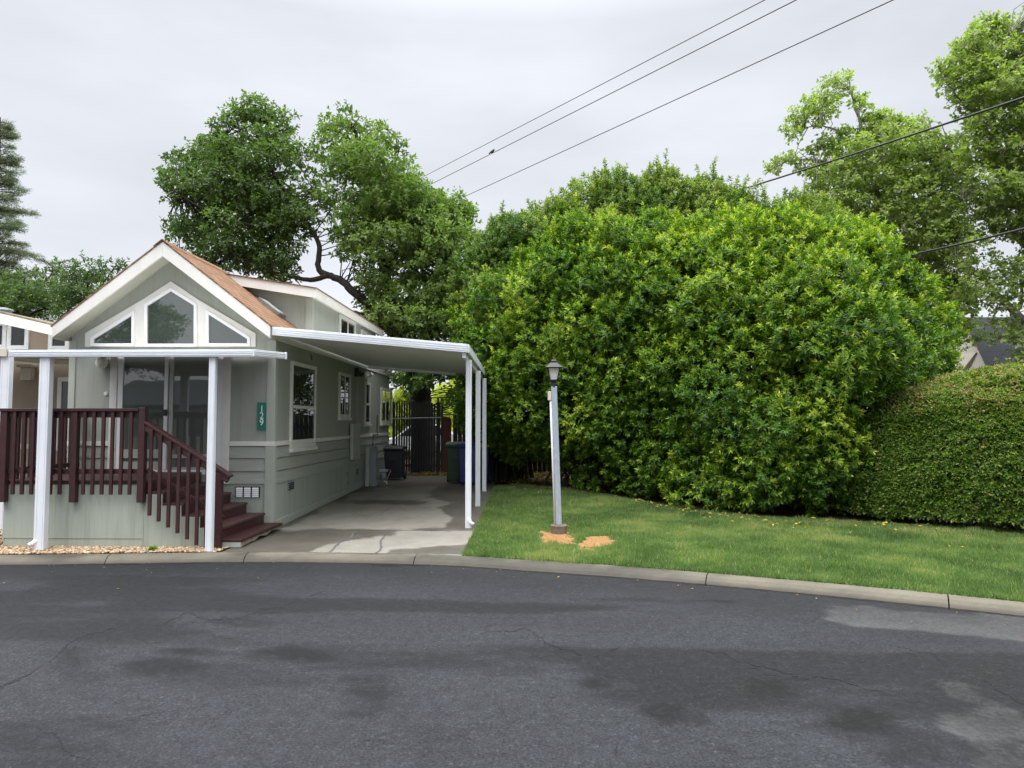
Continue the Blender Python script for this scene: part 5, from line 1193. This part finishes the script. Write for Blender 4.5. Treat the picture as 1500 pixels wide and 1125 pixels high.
crown([(tB, [[(1470, 450), (1520, 455), (1520, 480), (1480, 475)]])], SY, 1.2, 12, .32, 11, .17, .85, 'sycamore_leaf', sy2, nodes_b, tb, 8, .012, 5, .26, .45, .35, layers=1)
tb.build('trunk', 'pale_bark', sy2, 0, True)

# ---- left: a tall thin conifer and the two oaks in front of it
CYt = 33.0
con = thing('conifer_tree', 'tall feathery grey-green conifer at the left edge of the photo', 'tree', tuple(PY(-20, 690, CYt))[:2] + (gz(CYt),))
rng = np.random.default_rng(77); tb = MB(); bx_, by_ = con.location.x, con.location.y; ztop = PY(-20, 172, CYt).z
limbs(tb, [(bx_, by_, gz(CYt)), (bx_ + .05, by_, 6), (bx_, by_, 11), (bx_, by_, ztop)], .32, .03, 9, .02, 41)
T = []; A = []; tn = []
for i in range(300):
    z = rng.uniform(3.5, ztop - .1); f = (ztop - z) / (ztop - 3); ln = .3 + 3.1 * f ** .8 * rng.uniform(.4, 1.1); a = rng.uniform(0, 6.283)
    d = Vector((math.cos(a), math.sin(a), .22 + rng.uniform(-.3, .35))); p0 = Vector((bx_, by_, z)); pts = [p0 + d * ln * t - Vector((0, 0, .16 * ln * t * t)) for t in np.linspace(0, 1, 6)]
    tb.tube(pts, [.03, .025, .02, .015, .01, .005], 4, False)
    n = int(50 * ln); tt = rng.uniform(.15, 1, n); sd = rng.uniform(-1, 1, n) * .5 * (1.2 - tt) * ln ** .5
    q = np.array(p0)[None] + np.array(d)[None] * (ln * tt)[:, None] - np.array([[0, 0, 1.]]) * (.16 * ln * tt * tt)[:, None] + np.array([[-d.y, d.x, 0]]) * sd[:, None]
    T.append(q); A.append(np.array(d)[None] * .8 + np.array([[-d.y, d.x, 0]]) * np.sign(sd)[:, None] * .7 + rng.normal(0, .3, (n, 3)) - UP * .15); tn.append(np.full(n, rng.uniform(.1, .9) - .3 * (z > 7) * rng.random()))
twig_leaves('crown', np.concatenate(T), np.concatenate(A), 'conifer_needle', con, 7, .26, .13, .2, np.concatenate(tn), .7, None, .2, .1)
tb.build('trunk', 'bark', con, 0, True)
for (Yt, poly, label, uu, sd_, tint_) in ((27.0, [(-60, 420), (-20, 392), (10, 402), (40, 388), (62, 396), (84, 384), (100, 400), (96, 440), (80, 480), (-60, 490)], 'leafy oak behind the tan house at the left', 20, 9, .22),
                                          (24.5, [(88, 402), (104, 380), (124, 376), (128, 388), (150, 380), (163, 384), (184, 388), (176, 404), (190, 420), (160, 470), (80, 480), (78, 440)], 'small oak with dark ragged top between the two houses', 130, 10, .12)):
    t_ = thing('oak_tree', label, 'tree', tuple(PY(uu, 690, Yt))[:2] + (gz(Yt),)); tb = MB(); b0 = Vector(t_.location); top = PY(uu, 430, Yt)
    nodes = limbs(tb, [b0, b0.lerp(top, .5) + Vector((.1, 0, 0)), top], .22, .08, 8, .03, sd_)
    for k in range(5):
        q = PY(poly[1 + k * 2][0], poly[1 + k * 2][1] + 14, Yt); nodes += limbs(tb, [b0.lerp(top, .6 + .07 * k), b0.lerp(top, .9).lerp(q, .5), q], .08, .015, 6, .05, sd_ + k)
    crown([(poly, [])], Yt, 1.4, 9.5, .34, 14, .15, .6, 'oak_leaf', t_, nodes, tb, sd_, .012, 5, .18, tint_)
    tb.build('trunk', 'bark', t_, 0, True)

# ---- the big evergreen shrubs
def shrub(name, label, lobes, mat, seed, nt_m2=52, rs=(.34, .72), L=.14, base=None, toward=None, tint0=.42, trunk_r=.09, shoots=0, cat='shrub', density=1.0, grp='tall evergreen shrubs behind the lawn'):
    """lobes: ellipsoids (cx, cy, cz, rx, ry, rz); rounded clumps of twigs cover them"""
    global rng
    rng = np.random.default_rng(seed); base = base or (lobes[0][0], lobes[0][1]); t_ = thing(name, label, cat, (base[0], base[1], gz(base[1])), grp)
    tb = MB(); T = []; A = []; tn = []; LL = []
    cams = np.array(cam_loc)
    for li, (cx0, cy0, cz0, rx, ry, rz) in enumerate(lobes):
        c0 = np.array([cx0, cy0, cz0]); rr = np.array([rx, ry, rz]); area = 4 * math.pi * ((rx * ry) ** 1.6 / 3 + (rx * rz) ** 1.6 / 3 + (ry * rz) ** 1.6 / 3) ** (1 / 1.6)
        cand = rand_dir(int(area * 14)); cen = []; rads = []
        for d in cand:
            p = c0 + d * rr * rng.uniform(.84, .97); r_ = rng.uniform(*rs)
            if p[2] < gz(p[1]) + .25: continue
            if any((((p - np.array(o[:3])) / np.array(o[3:])) ** 2).sum() < .66 for j, o in enumerate(lobes) if j != li): continue
            vis = np.dot(unit((d / rr)[None])[0], unit((cams - p)[None])[0])
            if vis < -.35 and rng.random() < .6: continue
            if cen and np.min(np.linalg.norm(np.array(cen) - p, axis=1) / (np.array(rads) + r_)) < .60: continue
            cen.append(p); rads.append(r_)
        for p, r_ in zip(cen, rads):
            out = unit(((p - c0) / rr ** 2)[None])[0]; n = int(nt_m2 * 2 * math.pi * r_ * r_ * 1.25 * density)
            d = rand_dir(n * 2); d = d[(d @ out > -.25)][:n]; n = len(d)
            lump = 1 + .16 * np.sin(d[:, 0] * 9 + p[0] * 5) * np.sin(d[:, 2] * 8 + p[2] * 7)
            q = p + d * (r_ * lump * rng.uniform(.6, 1.12, n) ** 1)[:, None] * np.array([1, 1, .92]); ok = q[:, 2] > gz(p[1]) + .06
            q = q[ok]; d = d[ok]; n = len(q)
            T.append(q); A.append(d * .75 + out * .35 + UP * .45 + rng.normal(0, .3, (n, 3))); cl = rng.normal(0, .11)
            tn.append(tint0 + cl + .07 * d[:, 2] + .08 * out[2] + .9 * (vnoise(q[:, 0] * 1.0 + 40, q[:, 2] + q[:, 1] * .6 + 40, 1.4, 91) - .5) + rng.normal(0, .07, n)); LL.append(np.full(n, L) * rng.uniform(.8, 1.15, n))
            # stem to the clump
            b_ = Vector((base[0] + rng.normal(0, .35), base[1] + rng.normal(0, .3), gz(base[1]) - .05)); tb.tube([b_, Vector(c0).lerp(Vector(p), .35) + Vector((0, 0, -.3)), Vector(p)], [.035, .024, .012], 5, False)
        # loose inner foliage that closes the view through
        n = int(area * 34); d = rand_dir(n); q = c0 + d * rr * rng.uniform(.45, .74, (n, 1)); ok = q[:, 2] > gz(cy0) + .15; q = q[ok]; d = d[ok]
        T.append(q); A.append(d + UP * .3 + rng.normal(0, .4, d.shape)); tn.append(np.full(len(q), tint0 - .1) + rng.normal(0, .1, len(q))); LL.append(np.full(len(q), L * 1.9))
    for k in range(shoots):
        o = lobes[k % len(lobes)]; a = rng.uniform(0, 6.28); s_ = rng.uniform(0, .75); p = np.array([o[0] + o[3] * s_ * math.cos(a), o[1] + o[4] * s_ * math.sin(a), 0]); p[2] = o[2] + o[5] * math.sqrt(max(0, 1 - s_ * s_)) - .1
        ln = rng.uniform(.3, .75); ax = np.array([rng.normal(0, .15), rng.normal(0, .15), 1]); tb.tube([Vector(p), Vector(p + ax * ln)], [.012, .004], 4, False)
        for f in np.linspace(.1, .95, 7): T.append((p + ax * ln * f)[None]); A.append(ax[None] + rng.normal(0, .25, (1, 3))); tn.append(np.array([tint0 + .1 + .25 * f])); LL.append(np.array([L * 1.0]))
    for k in range(6):
        a = rng.uniform(0, 6.28); b_ = Vector((base[0] + .3 * math.cos(a), base[1] + .25 * math.sin(a), gz(base[1]) - .05)); o = lobes[k % len(lobes)]
        limbs(tb, [b_, Vector((o[0], o[1], o[2] * .5)) + Vector((math.cos(a) * o[3] * .25, math.sin(a) * o[4] * .25, 0)), Vector((o[0] + math.cos(a) * o[3] * .5, o[1] + math.sin(a) * o[4] * .5, o[2] + o[5] * .4))], trunk_r, .02, 7, .03, k)
    T = np.concatenate(T); A = np.concatenate(A); tn = np.concatenate(tn); LL = np.concatenate(LL)
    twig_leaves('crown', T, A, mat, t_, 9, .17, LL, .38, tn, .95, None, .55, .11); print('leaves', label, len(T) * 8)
    tb.build('trunk', 'bark', t_, 0, True); return t_
def lobe(u0, u1, v0, v1, Y, ry):
    """ellipsoid whose outline spans the measured width u0..u1 and height v0..v1 at distance Y"""
    a = PY(u0, (v0 + v1) / 2, Y); b_ = PY(u1, (v0 + v1) / 2, Y); t_ = PY((u0 + u1) / 2, v0, Y); q = PY((u0 + u1) / 2, v1, Y)
    return ((a.x + b_.x) / 2, Y, (t_.z + q.z) / 2 - .15, (b_.x - a.x) / 2 - .38, ry - .2, (t_.z - q.z) / 2 - .25)
def shrub_mass(name, label, poly, yfront, depth, mat, seed, rmin=32, rs=(.24, .62), tw_m2=44, L=.135, tint0=.46, shoots=0, grp='tall evergreen shrubs behind the lawn', base_u=None, under=()):
    """one shrub: rounded twig clumps over a bulging front and back, inside its measured outline; yfront = [(u, distance of the front)]"""
    global rng
    rng = np.random.default_rng(seed); U, YF = zip(*yfront); pp = np.array(poly, float); cu = pp[:, 0].mean() if base_u is None else base_u; yc = float(np.interp(cu, U, YF)) + depth
    b0 = PY(cu, 620, yc); t_ = thing(name, label, 'shrub', (b0.x, yc, gz(yc)), grp); tb = MB(); T = []; A = []; tn = []; LL = []
    c0 = np.array(PY(cu, (pp[:, 1].min() + min(pp[:, 1].max(), 740)) / 2, yc)); emax = None
    for ly, (rm, sgn) in enumerate(((rmin, -1), (rmin * 1.15, -1), (rmin * 1.6, 1))):
        pts = poisson(poly, rm, 9000, (), seed + ly * 5); ed = edge_dist(pts, poly); emax = emax or ed.max() * .85
        vn1 = vnoise(pts[:, 0] + 300, pts[:, 1] + 300, 105, seed, 2)
        for kk_, ((u, v), e_) in enumerate(zip(pts, ed)):
            f = math.sqrt(max(0, 1 - (1 - min(1, e_ / emax)) ** 2)); y0 = float(np.interp(u, U, YF)) + depth
            f = f * (1 if ly != 1 else .62) * rng.uniform(.84, 1.06) + .30 * (vn1[kk_] - .5) * min(1, e_ / 40)
            yy = y0 + sgn * depth * f; p = np.array(PY(u, v, yy)); r_ = rng.uniform(*rs) * (1 if ly != 2 else 1.3)
            if p[2] < gz(yy) + .18: continue
            out = unit((p - c0)[None])[0]; n = int(tw_m2 * 2 * math.pi * r_ * r_ * 1.3)
            d = rand_dir(n * 3); d = d[(d @ out > -.35)][:n]
            lump = 1 + .2 * np.sin(d[:, 0] * 7 + p[0] * 5) * np.sin(d[:, 2] * 7 + p[2] * 7)
            q = p + d * (r_ * lump * (.62 + .48 * rng.random(len(d)) ** .6))[:, None] * np.array([1.05, 1.05, .9]); ok = q[:, 2] > gz(yy) + .05; q = q[ok]; d = d[ok]; n = len(q)
            if n == 0: continue
            T.append(q); A.append(d * .7 + out * .3 + UP * .5 + rng.normal(0, .33, (n, 3)))
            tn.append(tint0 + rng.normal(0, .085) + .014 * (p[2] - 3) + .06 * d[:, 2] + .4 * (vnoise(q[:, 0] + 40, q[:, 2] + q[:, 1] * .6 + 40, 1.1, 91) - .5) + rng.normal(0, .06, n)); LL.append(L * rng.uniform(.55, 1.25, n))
            b_ = Vector((b0.x + rng.normal(0, .4), yc + rng.normal(0, .35), gz(yc) - .05)); tb.tube([b_, Vector(c0).lerp(Vector(p), .4) + Vector((0, 0, -.5)), Vector(p)], [.035, .024, .01], 5, False)
            if ly < 2 and rng.random() < .3:                              # a leader standing out of the clump
                ln = rng.uniform(.2, .5); ax = np.array([rng.normal(0, .3), rng.normal(0, .3), 1]) + out * .4; ax /= np.linalg.norm(ax); o_ = p + (out * .5 + UP * .6) * r_
                for f2 in np.linspace(.05, 1, 6): T.append((o_ + ax * ln * f2)[None]); A.append(ax[None] + rng.normal(0, .25, (1, 3))); tn.append(np.array([tint0 + .12 + .28 * f2])); LL.append(np.array([L * .85]))
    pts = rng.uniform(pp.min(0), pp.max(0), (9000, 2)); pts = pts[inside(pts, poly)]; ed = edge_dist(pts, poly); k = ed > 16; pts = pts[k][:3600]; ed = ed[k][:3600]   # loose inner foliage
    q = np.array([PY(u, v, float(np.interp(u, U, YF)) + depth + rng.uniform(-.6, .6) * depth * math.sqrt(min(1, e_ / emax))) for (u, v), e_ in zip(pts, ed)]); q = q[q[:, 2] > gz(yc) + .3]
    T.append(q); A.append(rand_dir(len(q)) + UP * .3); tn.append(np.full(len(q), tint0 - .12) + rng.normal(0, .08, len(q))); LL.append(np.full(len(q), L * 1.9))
    top = sorted([tuple(p_) for p_ in poly if p_[1] < pp[:, 1].min() + 130])
    for k in range(shoots):                                            # pointed shoots along the top
        u = rng.uniform(top[0][0], top[-1][0]); v = float(np.interp(u, [a[0] for a in top], [a[1] for a in top])) + rng.uniform(-4, 26); yy = float(np.interp(u, U, YF)) + depth + rng.uniform(-.7, .3) * depth
        p = np.array(PY(u, v, yy)); ln = rng.uniform(.4, 1.3); ax = np.array([rng.normal(0, .10), rng.normal(0, .13), 1]); p = p - ax * ln * .4; tb.tube([Vector(p), Vector(p + ax * ln)], [.012, .004], 4, False)
        for f in np.linspace(.05, 1, 9): T.append((p + ax * ln * f)[None]); A.append(ax[None] + rng.normal(0, .25, (1, 3))); tn.append(np.array([tint0 + .05 + .25 * f])); LL.append(np.array([L * .9]))
    for k in range(7):
        a = rng.uniform(0, 6.28); b_ = Vector((b0.x + .5 * math.cos(a), yc + .35 * math.sin(a), gz(yc) - .05)); e_ = Vector(c0) + Vector((math.cos(a) * 1.2, math.sin(a) * .6, .3))
        limbs(tb, [b_, b_.lerp(e_, .5) + Vector((0, 0, .2)), e_], .085, .03, 7, .03, k)
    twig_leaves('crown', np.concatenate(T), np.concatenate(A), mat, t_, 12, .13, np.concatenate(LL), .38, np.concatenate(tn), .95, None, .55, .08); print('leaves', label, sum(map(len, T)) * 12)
    tb.build('trunk', 'bark', t_, 0, True); return t_
YFR = [(640, 17.6), (720, 17.2), (860, 16.2), (1000, 14.9), (1120, 14.0), (1240, 13.2), (1420, 13.0)]
shrub_mass('laurel_shrub', 'biggest shrub, a bright yellow-green dome beside the clipped hedge', [(985, 362), (1030, 346), (1070, 340), (1125, 336), (1180, 334), (1235, 352), (1285, 378), (1322, 412), (1352, 455), (1368, 500), (1360, 552), (1320, 640), (1270, 790), (1262, 960), (960, 960), (960, 790), (915, 690), (890, 560), (905, 440), (945, 385)],
           YFR, 2.7, 'laurel_leaf', 201, tint0=.49, shoots=36)
shrub_mass('laurel_shrub', 'bright green shrub behind the lamp post with its foliage reaching the lawn', [(668, 500), (690, 455), (722, 415), (765, 385), (810, 355), (860, 338), (910, 330), (960, 330), (1020, 338), (1080, 390), (1085, 470), (1050, 600), (1030, 720), (1010, 790), (990, 950), (885, 950), (878, 742), (858, 705), (838, 668), (800, 655), (750, 648), (712, 632), (682, 580)],
           [(640, 18.2), (720, 17.8), (860, 16.6), (1000, 15.6)], 2.0, 'laurel_leaf', 202, tint0=.46, shoots=40)
shrub_mass('laurel_shrub', 'tall upright shrub with pointed leafy shoots rising behind the middle of the others', [(768, 342), (800, 326), (835, 308), (868, 288), (905, 280), (940, 282), (970, 262), (1000, 280), (1040, 278), (1070, 296), (1100, 306), (1150, 312), (1200, 312), (1230, 330), (1190, 430), (780, 440)],
           [(700, 18.9), (1200, 18.5)], 1.7, 'dark_laurel_leaf', 203, rmin=24, tint0=.66, shoots=150)
shrub_mass('laurel_shrub', 'darker green shrub next to the oak, leftmost of the tall shrubs', [(682, 385), (705, 358), (735, 340), (770, 328), (800, 335), (810, 470), (760, 560), (700, 560), (680, 470)],
           [(640, 19.4), (850, 19.4)], 1.3, 'dark_laurel_leaf', 204, rmin=22, tint0=.52, shoots=14)

# ---- background bushes seen over the gate
shrub('garden_bush', 'yellow-green bush behind the dark gate, left of the oak trunk', [lobe(565, 612, 545, 680, 33, 1.2)], 'yellow_leaf', 205, 60, (.4, .6), .14, tint0=.45, cat='bush', grp='yellow-green bushes beyond the gate')
shrub('garden_bush', 'yellow-green bush over the board fence, right of the oak trunk', [lobe(625, 700, 548, 660, 32, 1.3), lobe(660, 730, 570, 680, 31, 1.0)], 'yellow_leaf', 206, 60, (.4, .6), .14, tint0=.55, cat='bush', grp='yellow-green bushes beyond the gate')

# ---- clipped hedge
rng = np.random.default_rng(301)
HF = G(1212, 761); tv = Vector((.80, -.60, 0)); nv = Vector((.60, .80, 0)); HA, HBd = 4.3, 1.55
hc = HF + tv * (HA - .15) + nv * HBd; zg = .1; ztop = 2.83; HC = ztop
hedge = thing('clipped_hedge', 'trimmed rounded hedge with browned top on the right side of the lawn', 'hedge', (hc.x, hc.y, gz(hc.y)))
def hedge_pts(n):
    ar = np.array([HA * HBd, HA * HC, HBd * HC]); w_ = ar / ar.sum(); k = rng.choice(3, n, p=w_); s_ = rng.uniform(-1, 1, (n, 3)); sg = np.where(rng.random(n) < .5, -1, 1)
    s_[np.arange(n), np.array([2, 1, 0])[k]] = sg
    s_[:, 2] = np.abs(s_[:, 2]); s_[:, 1] = np.where((k == 1) & (rng.random(n) < .7), -1, s_[:, 1])
    r_ = (np.abs(s_[:, 0]) ** 3.2 + np.abs(s_[:, 1]) ** 2.7 + np.abs(s_[:, 2]) ** 3.0) ** (-1 / 2.9); s2 = s_ * r_[:, None]
    nn = np.sign(s2) * np.abs(s2) ** 1.9 / np.array([HA, HBd, HC]); nn = unit(nn)
    return s2, nn
def hedge_world(s2, nn, depth):
    T3 = np.array([tv, nv, (0, 0, 1)]); P = (s2 * np.array([HA, HBd, HC]) - nn * depth[:, None]) @ T3; P = P + np.array([hc.x, hc.y, gz(hc.y) - .02]); return P, nn @ T3
n = 47000; s2, nn = hedge_pts(n); und = vnoise(s2[:, 0] * 4 + 20, s2[:, 2] * 3 + s2[:, 1] * 2 + 20, .8, 71) - .5
P, NW = hedge_world(s2, nn, rng.exponential(.06, n) + und * -.30)
ok = (P[:, 2] > gz(hc.y) + .05 + .22 * vnoise(P[:, 0] + 9, P[:, 1] + 9, .5, 72)); P = P[ok]; NW = NW[ok]; s2 = s2[ok]; n = len(P)
brown = sstep(.62, .80, s2[:, 2]) * sstep(.36, .55, vnoise(P[:, 0] * 1.5 + 3, P[:, 1] + P[:, 2] + 3, .5, 73)); topy = sstep(.6, .95, s2[:, 2])
tnt = .45 + .18 * rng.normal(0, 1, n) * .8 + .22 * topy + np.where(rng.random(n) < brown * .3, .5, 0)
twig_leaves('foliage', P, NW + UP * .3 + rng.normal(0, .5, (n, 3)), 'hedge_leaf', hedge, 5, .08, .078, .52, tnt, .9, None, .15, .0)
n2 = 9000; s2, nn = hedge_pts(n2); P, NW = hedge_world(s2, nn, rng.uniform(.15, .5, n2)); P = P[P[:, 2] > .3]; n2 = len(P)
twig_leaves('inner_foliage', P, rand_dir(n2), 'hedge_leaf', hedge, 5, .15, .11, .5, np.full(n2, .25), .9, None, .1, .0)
tb = MB()
for k in range(60):
    f = rng.uniform(-.8, .8); g_ = rng.uniform(-.4, .5); b_ = hc + tv * HA * f + nv * HBd * g_; b_.z = gz(hc.y) - .1
    tp = b_ + Vector((rng.normal(0, .3), rng.normal(0, .3), rng.uniform(1.0, 1.7))); tb.tube([b_, b_.lerp(tp, .5) + Vector((rng.normal(0, .1), rng.normal(0, .1), 0)), tp], [.03, .02, .008], 5, False)
    for _ in range(3): tb.tube([b_.lerp(tp, rng.uniform(.2, .7)), tp + Vector((rng.normal(0, .25), rng.normal(0, .25), rng.uniform(-.6, .1)))], [.012, .005], 4, False)
tb.build('stems', 'bark', hedge)

# ---- small weed in the pebbles
p = G(223, 808); weed = thing('weed', 'small green weed growing in the pebbles by the kerb', 'weed', tuple(p))
n = 60; rng = np.random.default_rng(5); a = rng.uniform(0, 6.28, n); D = np.stack([np.cos(a), np.sin(a), rng.uniform(.3, 1.6, n)], 1)
me = leaf_mesh('leaves', np.array(p) + rng.normal(0, .025, (n, 3)) * [1, 1, .1] + [0, 0, .02], D, np.tile(UP, (n, 1)), rng.uniform(.05, .11, n), .018, rng.uniform(.4, .8, n), tuple(p)); link('leaves', me, 'laurel_leaf', weed)

# ---- across the road, behind the viewer: what the window panes mirror
b2 = thing('opposite_house', 'pale house across the road, mirrored in the sliding door glass', 'house', (-20, -17, 0))
m_ = MB(); m_.box(-25, -15, -24, -17, 0, 3.0); m_.build('wall', 'beige_wall', b2)
m_ = MB(); m_.yz([(-16.6, 2.95), (-20.5, 4.6), (-24.4, 2.95), (-24.4, 2.8), (-20.5, 4.45), (-16.6, 2.8)], -25.4, -14.6); m_.build('roof', 'slate_shingle', b2)
for x_ in (-23.5, -20.5, -17.5):
    m_ = MB(); m_.box(x_, x_ + 1.3, -16.999, -16.95, 1.0, 2.3); w_ = m_.build('window', 'white_vinyl', b2); m_ = MB(); m_.box(x_ + .08, x_ + 1.22, -16.949, -16.94, 1.08, 2.22); m_.build('pane', 'dark_glass', w_)
for i, (x_, y_, sc_, rz, lb_) in enumerate(((-24.6, -11, .75, 2.6, 'big oak across the road, mirrored in the gable windows'), (9, -16, .6, 4.0, 'oak across the road behind the viewer, mirrored in the side window'))):
    c = copy_tree(oak); c.location = (x_, y_, 0); c.scale = (sc_,) * 3; c.rotation_euler = (0, 0, rz); c['label'] = lb_
